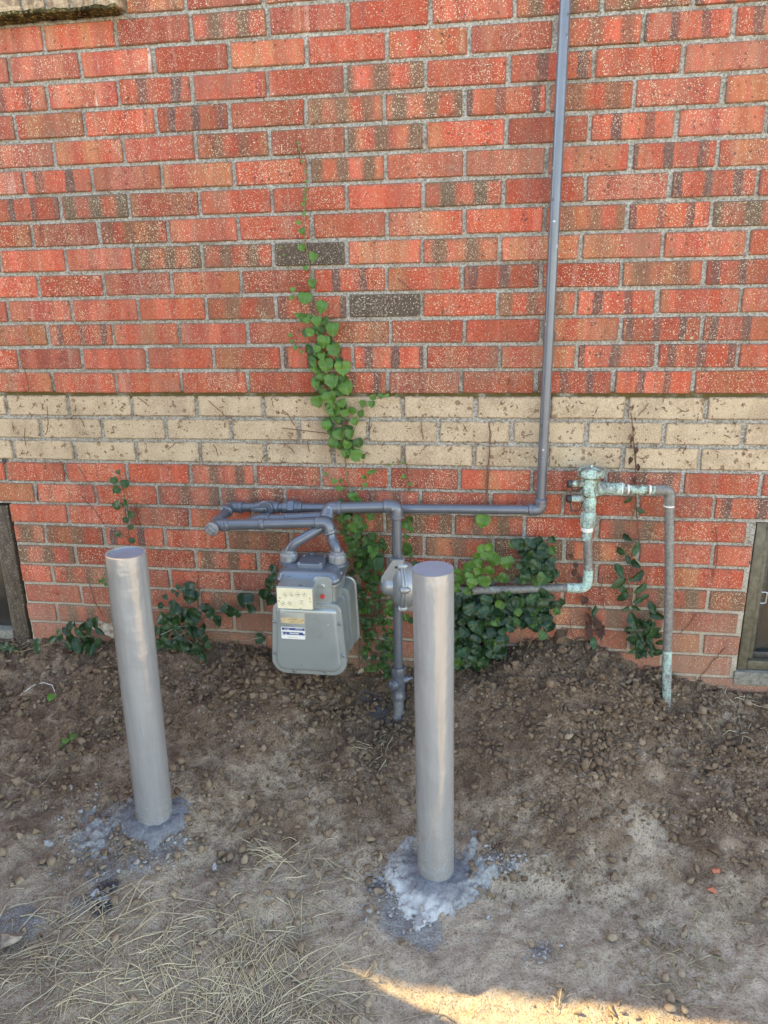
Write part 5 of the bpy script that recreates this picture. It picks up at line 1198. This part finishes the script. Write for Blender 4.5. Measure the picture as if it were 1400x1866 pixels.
for x, y, s in [(965, 1188, 54), (940, 1195, 34), (970, 1235, 66), (1000, 1225, 44), (910, 1180, 24), (880, 1200, 18), (905, 1218, 24), (850, 1230, 28), (815, 1275, 28), (885, 1265, 36), (890, 1300, 56), (910, 1360, 66), (975, 1330, 66), (850, 1415, 56), (1050, 1290, 44), (1150, 1290, 44), (1090, 1320, 60), (1117, 1360, 50), (1170, 1310, 54), (1255, 1257, 70), (1280, 1297, 40), (1215, 1317, 40), (1320, 1450, 48), (1380, 1170, 54), (1350, 1220, 50), (1375, 1250, 50), (1395, 1090, 40), (1400, 1130, 40)]:
    put_leaf(v7, *Z3(x, y), s/2.8*1.2, 'd', lrnd.uniform(.1, .45), -.03-.04*lrnd.random(), lrnd.uniform(-1, 1), lrnd.uniform(.1, .8))
for _ in range(70):
    x = lrnd.uniform(800, 1060); y = lrnd.uniform(1290, 1540)
    if y < 1290+abs(x-930)*.5: continue
    put_leaf(v7, *Z3(x, y), lrnd.uniform(30, 62)/2.8, lrnd.choice('ddo'), lrnd.choice([.05, .15, .3, .5]), -.03-.08*lrnd.random(), lrnd.uniform(-1.2, 1.2), lrnd.uniform(.1, 1.1))
stem(v7, [Z3(960, 1480), Z3(1000, 1350), Z3(1100, 1310), Z3(1210, 1310), Z3(1300, 1240), Z3(1380, 1160), Z3(1395, 1080)], .0015, M_stemr, -.015); stem(v7, [Z3(790, 1330), Z3(840, 1280), Z3(960, 1250)], .0012, M_stem, -.03)
for pts in ([(850, 1360), (920, 1420), (1010, 1480)], [(880, 1440), (960, 1400), (1030, 1470)], [(1180, 1445), (1260, 1450), (1340, 1430)], [(820, 1420), (900, 1380), (980, 1370)]): stem(v7, [Z3(*q) for q in pts], .0012, M_twig, -.08)

# dry tendrils clinging to the wall
def tendrils():
    mb = MB()
    segs = [((43, 670), (52, 715)), ((85, 740), (88, 770), (82, 792)), ((44, 780), (47, 812)), ((108, 840), (126, 874)), ((142, 850), (160, 878)), ((147, 903), (170, 925), (190, 955)), ((247, 915), (256, 960)), ((430, 668), (434, 697)),
            ((380, 730), (410, 757), (432, 770)), ((250, 724), (272, 740)), ((145, 760), (154, 778)), ((305, 820), (322, 805)), ((520, 750), (538, 776)), ((513, 780), (560, 785), (600, 790)), ((560, 802), (564, 822)), ((524, 812), (538, 826)),
            ((723, 506), (752, 530)), ((768, 770), (772, 800)), ((892, 770), (894, 800), (891, 830), (888, 900)), ((733, 810), (738, 840), (745, 880), (748, 900)), ((1165, 757), (1183, 735)), ((1305, 960), (1308, 1020), (1300, 1055)), ((1240, 1155), (1262, 1130), (1268, 1118)), ((1270, 1240), (1300, 1205), (1322, 1180)), ((1098, 1050), (1095, 1085), (1103, 1110)), ((360, 1040), (363, 1085)), ((1040, 1130), (1046, 1165)), ((955, 795), (972, 790)), ((390, 810), (398, 830)), ((80, 835), (84, 855)), ((540, 255), (548, 300))]
    for s in segs:
        n = []
        for a, b in zip(s[:-1], s[1:]):
            for k in range(4): q = np.array(a)+(np.array(b)-np.array(a))*k/4; n.append(P(q[0]+lrnd.uniform(-2, 2), q[1], -.0035-lrnd.random()*.002))
        n.append(P(*s[-1], -.003)); mb.tube(n, .0011, 5)
    for _ in range(150):      # little adhesive pads and rootlets, mostly on the tan band
        if lrnd.random() < .7: px, py = lrnd.uniform(20, 1380), lrnd.uniform(725, 845)
        else: px, py = lrnd.uniform(20, 1380), lrnd.uniform(60, 1100)
        for _ in range(lrnd.randint(1, 3)):
            a = lrnd.uniform(0, 6.28); l = lrnd.uniform(4, 10)
            mb.tube([P(px, py, -.003), P(px+math.cos(a)*l*.5+lrnd.uniform(-1, 1), py+math.sin(a)*l*.5, -.0036), P(px+math.cos(a)*l, py+math.sin(a)*l, -.003)], [.0013, .0009, .0005], 4)
    tag(mb.build('dry_tendrils', M_stemr, None), 'dry brown vine tendrils and rootlets clinging to the bricks', 'tendrils', kind='stuff')
tendrils()

# ------------------------------------------------------------------ straw, twigs, litter
def straw():
    r = np.random.default_rng(9); Vs, Qs, As = [], [], []; n0 = 0
    def blade(x, y, a, ln, wd, tone, lift, green=0., bend=0.):
        nonlocal n0
        n = 7; t = np.linspace(0, 1, n); aa = a+bend*t
        dx = np.cumsum(np.cos(aa))*ln/n; dy = np.cumsum(np.sin(aa))*ln/n
        X = x+dx; Y = np.minimum(y+dy, -.004); Z = hz(X, Y)+.002+lift*np.sin(np.pi*np.clip(t*1.05, 0, 1))+.0015*r.random()
        nx, ny = -np.sin(aa), np.cos(aa); w_ = wd*(1-.75*t)
        A = np.stack([X+nx*w_, Y+ny*w_, Z], -1); B = np.stack([X-nx*w_, Y-ny*w_, Z], -1); Cc = np.stack([X, Y, Z+w_*1.3], -1)
        V = np.stack([A, B, Cc], 1).reshape(-1, 3); I = np.arange(n*3).reshape(n, 3)
        Q = np.concatenate([np.stack([I[:-1, i], I[1:, i], I[1:, j], I[:-1, j]], -1) for i, j in ((0, 2), (2, 1), (1, 0))])
        Vs.append(V); Qs.append(Q+n0); n0 += len(V); As.append(np.tile((tone, green, 0), (len(V), 1)))
    def tuft(px, py, n, spread, ln, a0, asp, tone=.6, lift=.008, green=0.):
        c = G(px, py)
        for _ in range(int(n*.42)):
            a = a0+r.normal()*asp*1.35; x, y = c[0]+r.normal()*spread*1.2, c[1]+r.normal()*spread*1.1
            blade(x, y, a, ln*r.uniform(.35, 1.3), r.uniform(.0009, .0017), np.clip(tone+.2+r.normal()*.25, 0, 1), lift*r.random(), green*r.random(), r.normal()*.28)
    T = math.radians
    for q in [(380, 1866, 110, .05, .13, T(100), .6), (300, 1840, 110, .06, .12, T(70), .7), (220, 1866, 90, .06, .12, T(60), .7), (440, 1800, 110, .05, .14, T(110), .6), (480, 1850, 130, .05, .15, T(60), .5), (540, 1830, 90, .04, .12, T(-50), .5),
              (90, 1740, 80, .05, .14, T(20), .5), (60, 1700, 70, .05, .12, T(10), .6), (30, 1770, 90, .05, .12, T(40), .7), (120, 1800, 70, .06, .11, T(80), .8), (360, 1740, 70, .05, .12, T(-60), .6), (470, 1700, 60, .04, .12, T(-70), .6), (520, 1740, 60, .04, .12, T(-40), .6),
              (540, 1570, 45, .02, .09, T(200), .5), (575, 1560, 40, .02, .08, T(-80), .6), (500, 1560, 30, .02, .09, T(180), .4), (540, 1640, 40, .03, .11, T(-100), .5), (320, 1660, 20, .05, .14, T(20), .3), (250, 1700, 30, .05, .12, T(35), .4), (640, 1588, 14, .012, .05, T(170), .25), (200, 1740, 60, .05, .11, T(50), .7), (560, 1790, 60, .05, .10, T(-30), .8), (330, 1800, 80, .07, .10, T(80), 1.0), (600, 1866, 30, .05, .1, T(100), .8)]: tuft(*q)
    tuft(1260, 1760, 130, .05, .045, T(80), 1.2, .3, .006, .6); tuft(1300, 1700, 60, .05, .04, T(80), 1.2, .35, .005, .5); tuft(1230, 1810, 60, .03, .05, T(60), 1.0, .3, .008, .7); tuft(1020, 1840, 8, .01, .05, T(80), .5, .7, .02)
    tuft(700, 1345, 40, .018, .05, T(-90), .6, .55, .012); tuft(690, 1380, 18, .02, .06, T(200), .5, .5, .005); tuft(1320, 1270, 40, .05, .06, T(-40), .9, .45, .012); tuft(1370, 1330, 40, .05, .06, T(-60), .9, .5, .01); tuft(905, 1185, 10, .008, .06, T(-80), .3, .5, .02); tuft(700, 1240, 30, .04, .05, T(60), 1, .2, .012)
    for _ in range(420):
        px = r.uniform(-20, 640); py = r.uniform(1560, 1890)
        if px < 640 and py > 1890-.55*(640-px)*.6 or r.random() < .25:
            c = G(px, py); blade(c[0], c[1], r.uniform(0, 6.28), r.uniform(.02, .10), r.uniform(.0004, .0009), r.uniform(.2, .9), .004*r.random(), 0, r.normal()*.4)
    for _ in range(900):
        px = r.uniform(-20, 600); py = 1885-330*r.random()**1.6
        if fbm(px*.012, py*.02, 3, 3) < .47 or py < 1600+.0*px: continue
        c = G(px, py); blade(c[0], c[1], r.uniform(0, 6.28), r.uniform(.012, .06), r.uniform(.0004, .0009), r.uniform(.2, .95), .003*r.random(), 0, r.normal()*.25)
    for _ in range(160):
        c = G(r.uniform(600, 1400), r.uniform(1560, 1880)); blade(c[0], c[1], r.uniform(0, 6.28), r.uniform(.01, .04), r.uniform(.0004, .0008), r.uniform(.1, .8), .003*r.random(), .3*r.random(), r.normal()*.5)
    o = np_mesh('dry_grass', np.concatenate(Vs), np.concatenate(Qs), M_straw, {'sc': ('FLOAT_VECTOR', np.concatenate(As))})
    tag(o, 'pale dry grass and straw lying on the dirt', 'dry grass', kind='stuff')
straw()
def on_ground(pts, dz=.003): 
    out = []
    for i in range(len(pts)-1):
        a, b = np.array(pts[i], float), np.array(pts[i+1], float)
        for k in range(4): p = G(*(a+(b-a)*k/4)); out.append(p+V3(0, 0, dz))
    out.append(G(*pts[-1])+V3(0, 0, dz)); return out
def litter(name, label, cat, pts, r, mat, dz=.003, group=None):
    path = on_ground(pts, dz); mb = MB(); mb.tube(path, r, 7); return tag(mb.build(name, mat, None, org=path[0]), label, cat, group)
litter('grass_stalk', 'long pale grass stalk bending over the straw left of the right bollard', 'stalk', [(370, 1622), (396, 1640), (412, 1668), (395, 1706), (330, 1735), (262, 1760), (200, 1790)], .0016, M_straw if False else M_twig, .006)
litter('grass_stalk', 'thin upright looking stalk crossing the bare dirt between the bollards', 'stalk', [(455, 1485), (478, 1530), (455, 1600), (430, 1665)], .0011, M_twig, .005)
litter('twig', 'forked pale splintered twig on the soil at the far left', 'twig', [(12, 1412), (40, 1424), (70, 1440)], .0035, M_twig, .004)
litter('twig', 'thin grey root reaching up the soil left of the left bollard', 'twig', [(60, 1445), (85, 1425), (110, 1385), (125, 1360)], .0018, M_twig, .004)
litter('twig', 'thin curved twig beside the lower brick chip', 'twig', [(1312, 1620), (1335, 1614), (1352, 1604)], .0011, M_twig, .003)
litter('twig', 'curved dry runner on the soil below the right basement window', 'twig', [(1318, 1262), (1345, 1300), (1352, 1335), (1385, 1375), (1398, 1382)], .0014, M_twig, .006)
litter('white_string', 'short white string lying on the dark soil at left', 'string', [(45, 1264), (62, 1252), (80, 1247), (96, 1252), (103, 1272)], .0011, M_string, .006)
litter('grass_stalk', 'arched seed stalk at the bottom edge beneath the yellow sunlit strip', 'stalk', [(730, 1863), (775, 1851), (810, 1853), (830, 1866)], .0014, M_twig, .006)
litter('grass_stalk', 'kinked pale stalk left of the tip of the sunlit strip', 'stalk', [(675, 1775), (657, 1805), (654, 1850), (655, 1880)], .0012, M_twig, .006)
def dead_leaf(px, py, size, label, seed):
    p = G(px, py)+V3(0, 0, .008); me = leaf_mesh('dead_leaf', 'oval', seed, M_deadleaf); o = bpy.data.objects.new('dead_leaf', me); COL.objects.link(o)
    r = random.Random(seed); o.matrix_basis = Matrix.Translation(p) @ Matrix.Rotation(r.uniform(-.6, .6)+1.0, 4, 'Y') @ Matrix.Rotation(.9, 4, 'X') @ Matrix.Scale(size, 4); tag(o, label, 'dead leaf')
dead_leaf(664, 1222, .024, 'curled tan dead leaf on the soil just right of the gas meter', 71)
dead_leaf(703, 1222, .020, 'curled tan dead leaf on the soil left of the gas riser valve', 72)
sp_ = thing('seedling', 'tiny green seedling in the soil left of the left bollard', 'plant', G(118, 1352))
for dx, dy, s in ((0, 0, 14), (14, -8, 12), (-8, 10, 12)):
    q = G(118+dx, 1352+dy); put_leaf(sp_, 118+dx, 1352+dy, s, 'h', .6, float(q[1])-.012, None, 1.2)
sp_ = thing('seedling', 'green leaf lying on the soil below the white string', 'plant', G(92, 1274))
q = G(92, 1274); put_leaf(sp_, 92, 1273, 15, 'h', .8, float(q[1])-.012, .3, 1.2)

# ------------------------------------------------------------------ unseen boards left of the frame, added so their shadow closes the sunlit strip
def shadow_fence():
    x = -1.24; y0 = -.49; t = thing('added_shadow_fence', 'unseen cedar boards added left of the bollards to cast a shadow', 'shadow_fence', (x, -1.5, -1.0))
    y = y0
    for i in range(15):
        mb = MB(); zt = .80+.006*math.sin(i*3.1); mb.box((x-.010, y-.138, -1.15), (x+.010, y-(.0 if i else 0.), zt), .003); mb.build('board', M_wood, t, smooth=30); y -= .142
    for z in (-.75, -.1, .55):
        mb = MB(); mb.box((x-.05, y0-2.1, z-.045), (x-.0105, y0-.03, z+.045), .003); mb.build('rail', M_wood, t, smooth=30)
    for yy in (y0-.10, y0-2.05):
        mb = MB(); mb.box((x-.14, yy-.045, -1.3), (x-.051, yy+.045, .75), .004); mb.build('post', M_wood, t, smooth=30)
shadow_fence()

for o in bpy.data.objects:
    if '_o' in o: del o['_o']
